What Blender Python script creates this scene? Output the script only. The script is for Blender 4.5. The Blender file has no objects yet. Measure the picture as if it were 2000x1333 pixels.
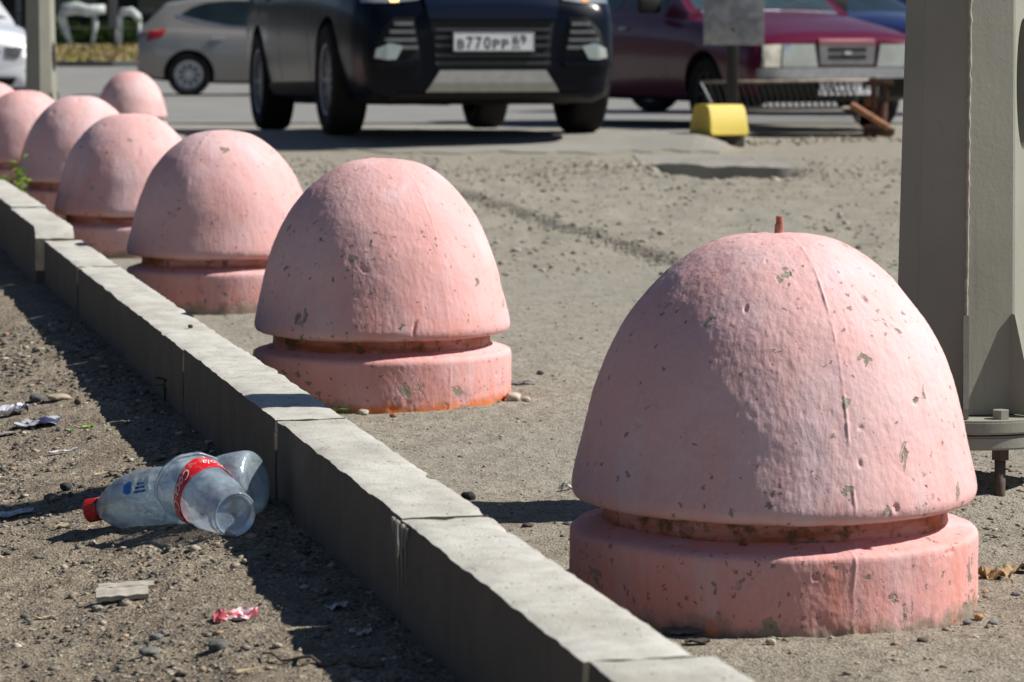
import bpy, bmesh, math, random
import numpy as np
from mathutils import Vector, Matrix
from mathutils.bvhtree import BVHTree

random.seed(7)
rng = np.random.default_rng(11)
SC = bpy.context.scene
COL = SC.collection
PI = math.pi

# ------------------------------------------------------------------ camera
FPX, HORIZON, EYE = 6000.0, 85.0, 0.684
PITCH = math.atan((666.5 - HORIZON) / FPX)
cam_d = bpy.data.cameras.new('camera')
cam = bpy.data.objects.new('camera', cam_d)
COL.objects.link(cam)
cam.location = (0, 0, EYE)
cam.rotation_euler = (math.radians(90) - PITCH, 0, 0)
cam_d.sensor_width = 36.0
cam_d.lens = FPX / 2000.0 * 36.0
cam_d.clip_start = 0.05
cam_d.clip_end = 3000
cam_d.dof.use_dof = True
cam_d.dof.focus_distance = 4.4
cam_d.dof.aperture_fstop = 13.0
SC.camera = cam

# ------------------------------------------------------------------ light
SUN_EL, SUN_AZ = math.radians(44.5), math.radians(3)      # azimuth from +X towards +Y
world = bpy.data.worlds.new('World')
SC.world = world
world.use_nodes = True
wn = world.node_tree
sky = wn.nodes.new('ShaderNodeTexSky')
sky.sky_type = 'NISHITA'
sky.sun_disc = False
sky.sun_elevation = SUN_EL
sky.sun_rotation = math.radians(90) - SUN_AZ
sky.air_density = 0.75
sky.dust_density = 0.15
sky.ozone_density = 1.0
bg = wn.nodes['Background']
bg.inputs['Strength'].default_value = 0.05
wn.links.new(sky.outputs[0], bg.inputs['Color'])
sun_d = bpy.data.lights.new('sun', 'SUN')
sun_d.energy = 5.0
sun_d.angle = math.radians(0.53)
sun_d.color = (1.0, 0.95, 0.87)
sun = bpy.data.objects.new('sun', sun_d)
COL.objects.link(sun)
LS = Vector((math.cos(SUN_EL) * math.cos(SUN_AZ), math.cos(SUN_EL) * math.sin(SUN_AZ), math.sin(SUN_EL)))
sun.rotation_euler = LS.to_track_quat('Z', 'Y').to_euler()
sun.location = (5, 5, 10)
SC.view_settings.view_transform = 'Standard'
SC.view_settings.look = 'None'
SC.view_settings.gamma = 1.0
SC.view_settings.exposure = 0.40
SC.view_settings.use_curve_mapping = False
SC.render.engine = 'CYCLES'
SC.cycles.max_bounces = 7
SC.cycles.transparent_max_bounces = 14
SC.cycles.use_denoising = True
SC.cycles.caustics_reflective = False
SC.cycles.caustics_refractive = False


# ------------------------------------------------------------------ measuring helpers
def on_plane(px, py, z):
    """world x, y of the point seen at a pixel when it lies at height z"""
    a = (px - 1000.0) / FPX
    b = (666.5 - py) / FPX
    dy = math.cos(PITCH) + b * math.sin(PITCH)
    dz = -math.sin(PITCH) + b * math.cos(PITCH)
    t = (z - EYE) / dz
    return a * t, dy * t


def at_scale(px, s, z):
    """world x, y of a point at height z where one metre shows as s pixels"""
    D = FPX / s
    return (px - 1000.0) / s, (D - (EYE - z) * math.sin(PITCH)) / math.cos(PITCH)


# ------------------------------------------------------------------ numpy noise
_perm = np.random.default_rng(5).permutation(256)
_perm = np.concatenate([_perm, _perm, _perm])
_grad = np.random.default_rng(6).normal(size=(256, 3))
_grad /= np.linalg.norm(_grad, axis=1)[:, None]


def pnoise(x, y, z):
    x, y, z = np.broadcast_arrays(np.asarray(x, float), np.asarray(y, float), np.asarray(z, float))
    xi, yi, zi = np.floor(x).astype(int), np.floor(y).astype(int), np.floor(z).astype(int)
    xf, yf, zf = x - xi, y - yi, z - zi
    u, v, w = (t * t * t * (t * (t * 6 - 15) + 10) for t in (xf, yf, zf))
    res = 0
    for dx in (0, 1):
        for dy in (0, 1):
            for dz in (0, 1):
                h = _perm[_perm[_perm[(xi + dx) & 255] + ((yi + dy) & 255)] + ((zi + dz) & 255)]
                g = _grad[h]
                d = g[..., 0] * (xf - dx) + g[..., 1] * (yf - dy) + g[..., 2] * (zf - dz)
                res = res + d * (u if dx else 1 - u) * (v if dy else 1 - v) * (w if dz else 1 - w)
    return res * 1.5


def fbm(x, y, z, o=4, lac=2.1, gain=0.5):
    a, f, r = 1.0, 1.0, 0
    for k in range(o):
        r = r + a * pnoise(x * f + 17.3 * k, y * f + 5.1 * k, z * f)
        a *= gain
        f *= lac
    return r


def sstep(a, b, x):
    t = np.clip((x - a) / (b - a), 0, 1)
    return t * t * (3 - 2 * t)


# ------------------------------------------------------------------ objects
def tag(o, label=None, cat=None, group=None, kind=None):
    if label: o['label'] = label
    if cat: o['category'] = cat
    if group: o['group'] = group
    if kind: o['kind'] = kind
    return o


def empty(name, loc=(0, 0, 0), rz=0.0, parent=None):
    o = bpy.data.objects.new(name, None)
    o.empty_display_size = 0.1
    COL.objects.link(o)
    o.location = loc
    o.rotation_euler = (0, 0, rz)
    if parent: o.parent = parent
    return o


def mesh_obj(name, verts, faces, mat=None, parent=None, smooth=False, loc=None):
    me = bpy.data.meshes.new(name)
    if isinstance(verts, np.ndarray): verts = verts.tolist()
    if isinstance(faces, np.ndarray): faces = faces.tolist()
    me.from_pydata(verts, [], faces)
    if mat is not None:
        for m in (mat if isinstance(mat, (list, tuple)) else [mat]): me.materials.append(m)
    if smooth: me.polygons.foreach_set('use_smooth', [True] * len(me.polygons))
    me.update()
    o = bpy.data.objects.new(name, me)
    COL.objects.link(o)
    if parent: o.parent = parent
    if loc is not None: o.location = loc
    return o


def bm_obj(name, bm, mat=None, parent=None, smooth=False, loc=None, auto=None):
    bmesh.ops.recalc_face_normals(bm, faces=bm.faces)
    me = bpy.data.meshes.new(name)
    bm.to_mesh(me)
    bm.free()
    if mat is not None:
        for m in (mat if isinstance(mat, (list, tuple)) else [mat]): me.materials.append(m)
    if smooth: me.polygons.foreach_set('use_smooth', [True] * len(me.polygons))
    if auto is not None:
        me.polygons.foreach_set('use_smooth', [True] * len(me.polygons))
        me.set_sharp_from_angle(angle=math.radians(auto))
    me.update()
    o = bpy.data.objects.new(name, me)
    COL.objects.link(o)
    if parent: o.parent = parent
    if loc is not None: o.location = loc
    return o


def box(bm, c, s, rot=None, bevel=0.0):
    r = bmesh.ops.create_cube(bm, size=1.0)
    M = Matrix.Translation(c)
    if rot is not None: M = M @ rot.to_4x4()
    M = M @ Matrix.Diagonal((s[0], s[1], s[2], 1))
    bmesh.ops.transform(bm, matrix=M, verts=r['verts'])
    if bevel:
        es = list({e for v in r['verts'] for e in v.link_edges})
        bmesh.ops.bevel(bm, geom=es, offset=bevel, segments=2, affect='EDGES', profile=0.6)


def cyl(bm, p0, p1, r0, r1=None, seg=16, caps=True):
    p0, p1 = Vector(p0), Vector(p1)
    r1 = r0 if r1 is None else r1
    d = p1 - p0
    q = d.to_track_quat('Z', 'Y').to_matrix().to_4x4()
    M = Matrix.Translation((p0 + p1) / 2) @ q
    bmesh.ops.create_cone(bm, cap_ends=caps, segments=seg, radius1=r0, radius2=r1, depth=d.length, matrix=M)


def tube(bm, pts, rs, seg=8, caps=True):
    pts = [Vector(p) for p in pts]
    if not isinstance(rs, (list, tuple)): rs = [rs] * len(pts)
    rings = []
    up = Vector((0.03, 0.02, 1)).normalized()
    for i, p in enumerate(pts):
        d = (pts[min(i + 1, len(pts) - 1)] - pts[max(i - 1, 0)]).normalized()
        a = d.cross(Vector((0, 1, 0)) if abs(d.z) > 0.92 else up)
        if a.length < 1e-3: a = d.cross(Vector((0, 1, 0)))
        a.normalize()
        b = a.cross(d)
        rings.append([bm.verts.new(p + rs[i] * (math.cos(t) * a + math.sin(t) * b)) for t in [2 * PI * k / seg for k in range(seg)]])
    for i in range(len(rings) - 1):
        for k in range(seg):
            bm.faces.new((rings[i][k], rings[i][(k + 1) % seg], rings[i + 1][(k + 1) % seg], rings[i + 1][k]))
    if caps:
        bm.faces.new(rings[0])
        bm.faces.new(rings[-1][::-1])


def lathe_arrays(prof, seg, th=None):
    """prof: (r, z) list -> verts, faces around z"""
    prof = np.array(prof)
    n = len(prof)
    th = np.linspace(0, 2 * PI, seg, endpoint=False) if th is None else th
    V = np.zeros((n, seg, 3))
    V[:, :, 0] = prof[:, 0:1] * np.sin(th)
    V[:, :, 1] = -prof[:, 0:1] * np.cos(th)
    V[:, :, 2] = prof[:, 1:2]
    idx = np.arange(n * seg).reshape(n, seg)
    a = idx[:-1]; b = np.roll(a, -1, axis=1); d = idx[1:]; c = np.roll(d, -1, axis=1)
    F = np.stack([a, b, c, d], -1).reshape(-1, 4)
    return V, F


# ------------------------------------------------------------------ materials
class NT:
    def __init__(s, name):
        s.m = bpy.data.materials.new(name)
        s.m.use_nodes = True
        s.t = s.m.node_tree
        s.t.nodes.clear()
        s.out = s.t.nodes.new('ShaderNodeOutputMaterial')
        s.tc = None

    def n(s, typ, **kw):
        nd = s.t.nodes.new('ShaderNode' + typ)
        for k, v in kw.items():
            if k == 'inp':
                for kk, vv in v.items(): s.put(nd.inputs[kk], vv)
            else:
                setattr(nd, k, v)
        return nd

    def put(s, sock, v):
        if isinstance(v, bpy.types.NodeSocket): s.t.links.new(v, sock)
        elif isinstance(v, bpy.types.Node): s.t.links.new(v.outputs[0], sock)
        else:
            if isinstance(v, tuple) and len(v) == 3 and sock.type == 'RGBA': v = v + (1,)
            sock.default_value = v

    def coord(s, scale=(1, 1, 1), world=False, rand=False, which='Object'):
        if world:
            src = s.n('NewGeometry').outputs['Position']
        else:
            if s.tc is None: s.tc = s.n('TexCoord')
            src = s.tc.outputs[which]
        if rand:
            oi = s.n('ObjectInfo').outputs['Random']
            mu = s.n('Math', operation='MULTIPLY', inp={0: oi, 1: 37.0})
            ad = s.n('VectorMath', operation='ADD', inp={0: src})
            s.t.links.new(mu.outputs[0], ad.inputs[1])
            src = ad.outputs[0]
        if scale != (1, 1, 1):
            mp = s.n('Mapping')
            mp.inputs['Scale'].default_value = scale
            s.t.links.new(src, mp.inputs['Vector'])
            src = mp.outputs[0]
        return src

    def noise(s, co, scale, detail=5, rough=0.55, dist=0.0):
        return s.n('TexNoise', inp={'Vector': co, 'Scale': scale, 'Detail': detail, 'Roughness': rough, 'Distortion': dist}).outputs[0]

    def voro(s, co, scale, feature='F1', out='Distance', rnd=1.0):
        nd = s.n('TexVoronoi', feature=feature, inp={'Vector': co, 'Scale': scale, 'Randomness': rnd})
        return nd.outputs[out]

    def ramp(s, fac, stops, interp='LINEAR'):
        nd = s.n('ValToRGB')
        cr = nd.color_ramp
        cr.interpolation = interp
        while len(cr.elements) > 1: cr.elements.remove(cr.elements[-1])
        for i, (p, c) in enumerate(stops):
            if not isinstance(c, tuple): c = (c, c, c)
            e = cr.elements[0] if i == 0 else cr.elements.new(p)
            e.position = p
            e.color = c + (1,) if len(c) == 3 else c
        s.put(nd.inputs[0], fac)
        return nd.outputs[0]

    def mix(s, fac, a, b, mode='MIX'):
        nd = s.n('MixRGB', blend_type=mode)
        s.put(nd.inputs[0], fac); s.put(nd.inputs[1], a); s.put(nd.inputs[2], b)
        return nd.outputs[0]

    def math(s, op, a, b=0.0, clamp=False):
        nd = s.n('Math', operation=op, use_clamp=clamp)
        s.put(nd.inputs[0], a); s.put(nd.inputs[1], b)
        return nd.outputs[0]

    def bump(s, h, strength=0.5, dist=0.002, normal=None):
        nd = s.n('Bump', inp={'Strength': strength, 'Distance': dist, 'Height': h})
        if normal is not None: s.put(nd.inputs['Normal'], normal)
        return nd.outputs[0]

    def done(s, color, rough=0.7, normal=None, metal=0.0, spec=0.5, coat=0.0, emis=None, estr=0.0):
        p = s.n('BsdfPrincipled')
        s.put(p.inputs['Base Color'], color)
        s.put(p.inputs['Roughness'], rough)
        s.put(p.inputs['Metallic'], metal)
        s.put(p.inputs['Specular IOR Level'], spec)
        s.put(p.inputs['Coat Weight'], coat)
        if coat: p.inputs['Coat Roughness'].default_value = 0.05
        if normal is not None: s.put(p.inputs['Normal'], normal)
        if emis is not None:
            s.put(p.inputs['Emission Color'], emis)
            p.inputs['Emission Strength'].default_value = estr
        s.t.links.new(p.outputs[0], s.out.inputs['Surface'])
        return s.m


def simple(name, color, rough=0.6, metal=0.0, vary=0.15, scale=20, bump=0.0, bscale=60, coat=0.0, spec=0.5):
    m = NT(name)
    co = m.coord()
    nz = m.noise(co, scale, 5)
    dark = tuple(c * (1 - vary) for c in color)
    lite = tuple(min(1, c * (1 + vary)) for c in color)
    c = m.ramp(nz, [(0.3, dark), (0.7, lite)])
    nrm = m.bump(m.noise(co, bscale, 4), 0.6, bump) if bump else None
    return m.done(c, rough, nrm, metal, spec, coat)


def mat_dirt():
    m = NT('dirt_ground')
    P = m.coord(world=True)
    big = m.noise(P, 1.3, 4)
    med = m.noise(P, 9, 6, 0.6)
    fin = m.noise(P, 110, 5, 0.65)
    grit = m.voro(P, 260)
    gritc = m.voro(P, 260, out='Color')
    sand = m.ramp(med, [(0.3, (0.140, 0.110, 0.078)), (0.5, (0.205, 0.165, 0.120)), (0.72, (0.30, 0.250, 0.188))])
    grey = m.ramp(med, [(0.3, (0.240, 0.223, 0.182)), (0.7, (0.335, 0.314, 0.262))])
    # compacted dusty asphalt to the right and far, brown earth left of the kerb
    sx = m.n('SeparateXYZ', inp={0: P})
    side = m.math('ADD', sx.outputs['X'], m.math('MULTIPLY', sx.outputs['Y'], 0.236))
    sidem = m.ramp(m.math('ADD', side, m.math('MULTIPLY', m.math('SUBTRACT', big, 0.5), 0.5)), [(0.70, 0.0), (1.0, 1.0)])
    far = m.ramp(m.math('MULTIPLY', m.math('ADD', sx.outputs['Y'], m.math('MULTIPLY', m.math('SUBTRACT', big, 0.5), 5.0)), 0.1), [(0.38, 0.0), (0.62, 1.0)])
    gm = m.math('MULTIPLY', sidem, m.math('ADD', 0.45, m.math('MULTIPLY', far, 0.55)))
    c = m.mix(gm, sand, grey)
    c = m.mix(m.ramp(fin, [(0.35, 0.0), (0.7, 0.35)]), c, (0.36, 0.32, 0.26))
    # smoother trodden asphalt showing through in patches, with old dark stains
    smooth = m.math('MULTIPLY', m.ramp(m.noise(P, 0.9, 5, 0.6, 0.7), [(0.42, 0.0), (0.58, 1.0)]), gm)
    c = m.mix(m.math('MULTIPLY', smooth, 0.55), c, (0.270, 0.260, 0.225))
    c = m.mix(m.math('MULTIPLY', m.ramp(m.noise(P, 2.6, 6, 0.65, 1.0), [(0.56, 0.0), (0.70, 0.5)]), gm), c, (0.16, 0.148, 0.122))
    rgh = m.math('SUBTRACT', 1.0, m.math('MULTIPLY', smooth, 0.75))
    spk = m.ramp(m.n('SeparateColor', inp={0: gritc}).outputs[0], [(0.0, 0.0), (0.80, 0.0), (0.86, 0.75)])
    spk2 = m.ramp(m.n('SeparateColor', inp={0: gritc}).outputs[1], [(0.0, 0.0), (0.88, 0.0), (0.93, 0.7)])
    c = m.mix(m.math('MULTIPLY', spk, rgh), c, (0.085, 0.08, 0.072))
    c = m.mix(m.math('MULTIPLY', spk2, rgh), c, (0.42, 0.385, 0.32))
    spots = m.voro(P, 55)
    sc_ = m.n('SeparateColor', inp={0: m.voro(P, 55, out='Color')}).outputs[0]
    sm = m.math('MULTIPLY', m.ramp(sc_, [(0.86, 0.0), (0.9, 1.0)]), m.ramp(spots, [(0.2, 1.0), (0.34, 0.0)]))
    c = m.mix(m.math('MULTIPLY', sm, 0.8), c, (0.10, 0.088, 0.075))
    h = m.math('ADD', m.math('MULTIPLY', fin, 1.0), m.math('MULTIPLY', grit, 0.5))
    n1 = m.bump(h, 0.9, 0.004)
    n2 = m.bump(m.noise(P, 30, 5), 0.7, 0.012, n1)
    return m.done(c, 0.95, n2, spec=0.15)


def mat_asphalt(name, c0, c1, sc=6):
    m = NT(name)
    P = m.coord(world=True)
    a = m.noise(P, sc * 0.15, 6, 0.6)
    b = m.noise(P, 90, 4, 0.6)
    c = m.ramp(a, [(0.3, c0), (0.7, c1)])
    c = m.mix(m.ramp(b, [(0.35, 0.35), (0.65, 0.0)]), c, tuple(x * 0.55 for x in c0))
    return m.done(c, 0.85, m.bump(b, 0.6, 0.004), spec=0.3)


def mat_stone():
    m = NT('gravel_stone')
    at = m.n('Attribute', attribute_name='tint')
    f = at.outputs['Fac']
    c = m.ramp(f, [(0.0, (0.07, 0.068, 0.062)), (0.25, (0.13, 0.125, 0.11)), (0.5, (0.21, 0.19, 0.155)), (0.72, (0.31, 0.27, 0.21)), (0.86, (0.42, 0.38, 0.31)), (0.93, (0.34, 0.19, 0.10)), (1.0, (0.55, 0.52, 0.46))])
    P = m.coord(world=True)
    c = m.mix(m.ramp(m.noise(P, 160, 4), [(0.4, 0.0), (0.7, 0.45)]), c, (0.36, 0.31, 0.24))
    return m.done(c, 0.9, m.bump(m.noise(P, 400, 3), 0.5, 0.001), spec=0.2)


def mat_concrete(name='kerb_concrete'):
    m = NT(name)
    P = m.coord(world=True)
    st = m.coord((1, 1, 1), rand=True)
    big = m.noise(st, 5, 6, 0.62)
    med = m.noise(st, 28, 6, 0.6)
    fin = m.noise(P, 300, 4, 0.7)
    c = m.ramp(big, [(0.28, (0.37, 0.36, 0.315)), (0.48, (0.50, 0.49, 0.45)), (0.66, (0.57, 0.565, 0.53)), (0.8, (0.66, 0.655, 0.62))])
    c = m.mix(m.ramp(med, [(0.35, 0.5), (0.55, 0.0)]), c, (0.36, 0.345, 0.30))
    c = m.mix(m.ramp(fin, [(0.3, 0.30), (0.45, 0.0)]), c, (0.24, 0.23, 0.20))
    # shade painted into the side faces as dark brown, with dirt and soil stains
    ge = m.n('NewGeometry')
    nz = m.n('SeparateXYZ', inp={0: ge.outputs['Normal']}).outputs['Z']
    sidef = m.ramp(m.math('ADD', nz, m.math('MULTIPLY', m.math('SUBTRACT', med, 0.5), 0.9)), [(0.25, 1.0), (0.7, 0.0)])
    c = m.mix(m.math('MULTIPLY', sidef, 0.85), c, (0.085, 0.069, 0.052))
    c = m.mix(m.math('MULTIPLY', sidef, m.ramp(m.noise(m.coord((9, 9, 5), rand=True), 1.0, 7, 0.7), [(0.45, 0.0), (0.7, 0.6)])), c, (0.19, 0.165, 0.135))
    pits = m.voro(st, 120)
    pm = m.math('MULTIPLY', m.ramp(pits, [(0.1, 1.0), (0.25, 0.0)]), m.ramp(m.n('SeparateColor', inp={0: m.voro(st, 120, out='Color')}).outputs[0], [(0.8, 0.0), (0.84, 1.0)]))
    c = m.mix(m.math('MULTIPLY', pm, 0.8), c, (0.11, 0.10, 0.085))
    cr = m.voro(m.coord(rand=True), 7, feature='DISTANCE_TO_EDGE')
    h = m.math('SUBTRACT', m.math('ADD', fin, m.math('MULTIPLY', med, 1.5)), m.math('MULTIPLY', pm, 2.0))
    return m.done(c, 0.92, m.bump(h, 0.75, 0.0022), spec=0.2)


def mat_pink(name='pink_paint', groove=0.0, orange=0.15, low=0.5):
    m = NT(name)
    co = m.coord(rand=True)
    raw = m.coord()
    z = m.n('SeparateXYZ', inp={0: raw}).outputs['Z']
    big = m.noise(co, 3.2, 4, 0.5)
    mid = m.noise(co, 11, 5, 0.6)
    strk = m.noise(m.coord((26, 26, 5), rand=True), 1.0, 5, 0.6, 0.6)
    fin = m.noise(co, 130, 4, 0.6)
    c = m.ramp(big, [(0.30, (0.67, 0.365, 0.355)), (0.5, (0.70, 0.435, 0.430)), (0.72, (0.71, 0.51, 0.52))])
    # deeper coat showing low down, in runs
    lowm = m.ramp(m.math('ADD', z, m.math('MULTIPLY', m.math('SUBTRACT', big, 0.5), 0.30)), [(0.03, 1.0), (0.17, 0.25), (0.30, 0.0)])
    c = m.mix(m.math('MULTIPLY', lowm, 0.70), c, (0.64, 0.27, 0.24))
    c = m.mix(m.math('MULTIPLY', m.ramp(strk, [(0.55, 0.0), (0.72, 0.6)]), m.math('ADD', lowm, 0.16, True)), c, (0.62, 0.22, 0.14))
    c = m.mix(m.ramp(mid, [(0.52, 0.0), (0.72, 0.4)]), c, (0.62, 0.45, 0.52))
    c = m.mix(m.ramp(fin, [(0.30, 0.25), (0.42, 0.0)]), c, (0.58, 0.27, 0.25))
    # vertical washes where rain carried dust and old coats show
    wash = m.noise(m.coord((16, 16, 1.6), rand=True), 1.0, 4, 0.55, 0.3)
    c = m.mix(m.ramp(wash, [(0.50, 0.0), (0.72, 0.45)]), c, (0.70, 0.35, 0.33))
    c = m.mix(m.ramp(wash, [(0.30, 0.40), (0.46, 0.0)]), c, (0.66, 0.53, 0.57))
    # dirty smudges
    c = m.mix(m.ramp(m.noise(co, 17, 5, 0.65, 1.2), [(0.60, 0.0), (0.76, 0.40)]), c, (0.42, 0.27, 0.24))
    # flaked spots down to the concrete
    def chips(scale, lo, rnd_lo, w):
        cc = m.n('VectorMath', operation='ADD', inp={0: co})
        dv = m.n('TexNoise', inp={'Vector': co, 'Scale': scale * 1.6, 'Detail': 3})
        sc = m.n('VectorMath', operation='SCALE', inp={0: dv.outputs['Color'], 'Scale': 1.7 / scale})
        m.t.links.new(sc.outputs[0], cc.inputs[1])
        d = m.voro(cc.outputs[0], scale)
        r = m.math('ADD', m.n('SeparateColor', inp={0: m.voro(cc.outputs[0], scale, out='Color')}).outputs[0], m.ramp(z, [(0.0, 0.10), (0.09, 0.06), (0.135, 0.05), (0.17, 0.02), (0.24, 0.0)]))
        return m.math('MULTIPLY', m.ramp(d, [(lo, 1.0), (lo + w, 0.0)]), m.ramp(r, [(rnd_lo, 0.0), (rnd_lo + 0.02, 1.0)]))
    ch = m.math('MAXIMUM', chips(17, 0.20, 0.955, 0.05), chips(44, 0.22, 0.95, 0.06))
    patch = m.math('MULTIPLY', m.ramp(m.math('ADD', m.noise(co, 9.5, 6, 0.7, 0.8), m.ramp(z, [(0.0, 0.075), (0.09, 0.035), (0.11, 0.0)])), [(0.655, 0.0), (0.675, 1.0)]), 1.0)
    ch = m.math('MAXIMUM', ch, patch)
    tiny = chips(115, 0.24, 0.93, 0.1)
    cc_ = m.ramp(mid, [(0.35, (0.20, 0.165, 0.125)), (0.6, (0.34, 0.31, 0.25))])
    c = m.mix(ch, c, cc_)
    c = m.mix(m.math('MULTIPLY', tiny, 0.75), c, (0.22, 0.12, 0.10))
    # crust of dirt at the foot
    foot = m.ramp(m.math('ADD', z, m.math('MULTIPLY', m.math('SUBTRACT', m.noise(co, 22, 5, 0.7), 0.5), 0.085)), [(0.004, 1.0), (0.024, 0.0)])
    fcol = m.mix(m.ramp(m.noise(co, 16, 5, 0.6), [(0.47 - orange, 0.0), (0.58 - orange, 1.0)]), (0.62, 0.17, 0.05), (0.25, 0.205, 0.16))
    c = m.mix(m.math('MULTIPLY', foot, low + 0.4, True), c, fcol)
    if groove:
        gm = m.ramp(m.noise(m.coord((7, 7, 40), rand=True), 1.0, 5, 0.6), [(0.36, 0.15), (0.6, 1.0)])
        c = m.mix(m.math('MULTIPLY', gm, groove), c, (0.33, 0.105, 0.040))
        c = m.mix(m.ramp(m.noise(co, 24, 5, 0.7), [(0.54, 0.0), (0.64, 0.85)]), c, (0.10, 0.065, 0.035))
    h = m.math('ADD', m.math('MULTIPLY', fin, 0.55), m.math('MULTIPLY', m.noise(m.coord((80, 80, 26), rand=True), 1.0, 5, 0.65), 1.3))
    h = m.math('ADD', h, m.math('MULTIPLY', mid, 0.6))
    h = m.math('SUBTRACT', h, m.math('MULTIPLY', ch, 1.3))
    h = m.math('SUBTRACT', h, m.math('MULTIPLY', tiny, 1.0))
    return m.done(c, 0.72, m.bump(h, 0.8, 0.0016), spec=0.3)


def mat_post():
    m = NT('post_paint')
    co = m.coord()
    a = m.noise(co, 4, 5)
    f = m.noise(m.coord((60, 60, 22)), 1.0, 5, 0.6)
    g = m.noise(co, 160, 4, 0.6)
    c = m.ramp(a, [(0.3, (0.245, 0.245, 0.205)), (0.7, (0.315, 0.313, 0.265))])
    sm = m.ramp(m.noise(co, 10, 6, 0.65, 1.0), [(0.62, 0.0), (0.74, 0.5)])
    c = m.mix(sm, c, (0.15, 0.14, 0.12))
    c = m.mix(m.ramp(m.noise(m.coord((40, 40, 3)), 1.0, 5, 0.6), [(0.60, 0.0), (0.74, 0.45)]), c, (0.20, 0.165, 0.12))
    h = m.math('ADD', m.math('MULTIPLY', f, 0.8), m.math('MULTIPLY', g, 0.6))
    return m.done(c, 0.55, m.bump(h, 0.6, 0.0009), spec=0.3)


def mat_rust(name='rusty_steel'):
    m = NT(name)
    co = m.coord()
    n1 = m.noise(co, 30, 6, 0.65)
    c = m.ramp(n1, [(0.3, (0.07, 0.035, 0.02)), (0.5, (0.19, 0.075, 0.035)), (0.7, (0.33, 0.15, 0.08))])
    return m.done(c, 0.85, m.bump(n1, 0.7, 0.003), metal=0.2)


def mat_paint(name, color, rough=0.25, dust=0.25, metal=0.0, coat=0.6, spec=0.5):
    m = NT(name)
    co = m.coord()
    z = m.n('SeparateXYZ', inp={0: co}).outputs['Z']
    d = m.ramp(m.math('ADD', z, m.math('MULTIPLY', m.noise(co, 3, 5), 0.35)), [(0.30, dust), (0.85, dust * 0.12)])
    c = m.mix(d, color, (0.20, 0.175, 0.14))
    r = m.math('ADD', rough, m.math('MULTIPLY', d, 0.8), True)
    return m.done(c, r, None, metal, spec, coat)


def mat_plastic(name, tint, haze=0.25, rough=0.08, bumpd=0.002, drops=False):
    m = NT(name)
    co = m.coord()
    tr = m.n('BsdfTransparent', inp={'Color': tint})
    gl = m.n('BsdfGlossy', inp={'Color': (0.95, 0.97, 1.0), 'Roughness': rough})
    df = m.n('BsdfDiffuse', inp={'Color': (0.50, 0.60, 0.68)})
    tl = m.n('BsdfTranslucent', inp={'Color': (0.62, 0.70, 0.76)})
    nz = m.noise(co, 26, 5, 0.6)
    nf = m.noise(co, 240, 3, 0.6)
    nrm = m.bump(m.math('ADD', nz, m.math('MULTIPLY', nf, 0.35 if drops else 0.06)), 0.9, bumpd)
    for q in (gl, df, tl): m.put(q.inputs['Normal'], nrm)
    lw = m.n('Fresnel', inp={'IOR': 1.5, 'Normal': nrm})
    dd = m.n('AddShader')
    m.t.links.new(df.outputs[0], dd.inputs[0]); m.t.links.new(tl.outputs[0], dd.inputs[1])
    m1 = m.n('MixShader')
    m.put(m1.inputs[0], m.ramp(nz, [(0.35, haze * 0.5), (0.7, haze * 1.4)]))
    m.t.links.new(tr.outputs[0], m1.inputs[1]); m.t.links.new(dd.outputs[0], m1.inputs[2])
    m2 = m.n('MixShader')
    m.put(m2.inputs[0], m.math('ADD', m.math('MULTIPLY', lw.outputs[0], 1.0), 0.05, True))
    m.t.links.new(m1.outputs[0], m2.inputs[1]); m.t.links.new(gl.outputs[0], m2.inputs[2])
    m.t.links.new(m2.outputs[0], m.out.inputs['Surface'])
    return m.m


M_dirt = mat_dirt()
M_asph = mat_asphalt('slab_asphalt', (0.235, 0.225, 0.20), (0.33, 0.315, 0.28))
M_road = mat_asphalt('road_asphalt', (0.20, 0.20, 0.195), (0.27, 0.268, 0.258))
M_stone = mat_stone()
M_kerb = mat_concrete()
M_pink = mat_pink('pink_paint', 0.0, 0.17, 0.5)
M_pink_o = mat_pink('pink_paint_orange_foot', 0.0, -0.02, 0.6)
M_groove = mat_pink('rusty_pink_paint', 1.0, 0.1, 0.2)
M_post = mat_post()
M_rust = mat_rust()
M_black = simple('black_rubber', (0.014, 0.0135, 0.013), 0.85, vary=0.3, scale=8, spec=0.2)
M_trim = simple('black_plastic_trim', (0.014, 0.014, 0.014), 0.6, vary=0.2, spec=0.2)
M_rim = simple('silver_alloy', (0.50, 0.51, 0.53), 0.35, 0.7, vary=0.1)
M_rimdark = simple('dusty_alloy', (0.30, 0.30, 0.31), 0.45, 0.5, vary=0.2)
M_rimblack = simple('dark_steel_rim', (0.05, 0.05, 0.052), 0.6, 0.3, vary=0.2)
M_chrome = simple('bright_metal', (0.72, 0.73, 0.75), 0.2, 0.9, vary=0.05)
M_silver = simple('silver_plastic', (0.42, 0.41, 0.38), 0.42, 0.3, vary=0.1)
M_glass = simple('tinted_car_glass', (0.012, 0.020, 0.022), 0.08, vary=0.3, scale=2, spec=0.6, coat=0.0)
M_lamp = simple('headlamp_lens', (0.46, 0.50, 0.52), 0.12, 0.55, vary=0.15, scale=7, spec=0.9, coat=1.0)
M_white = simple('white_plate', (0.72, 0.73, 0.75), 0.4, vary=0.08, scale=30)
M_ink = simple('black_ink', (0.012, 0.012, 0.014), 0.5, vary=0.0)
M_redlamp = simple('red_lamp_lens', (0.30, 0.012, 0.010), 0.15, vary=0.3, coat=1.0)

# ------------------------------------------------------------------ kerb line in the world
KZ = 0.164
ka = Vector(on_plane(781, 1012, KZ))
kb = Vector(on_plane(250, 598, KZ))
KU = (kb - ka).normalized()                 # along the kerb, away from the camera
KN = Vector((KU.y, -KU.x))                  # to its right


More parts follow.
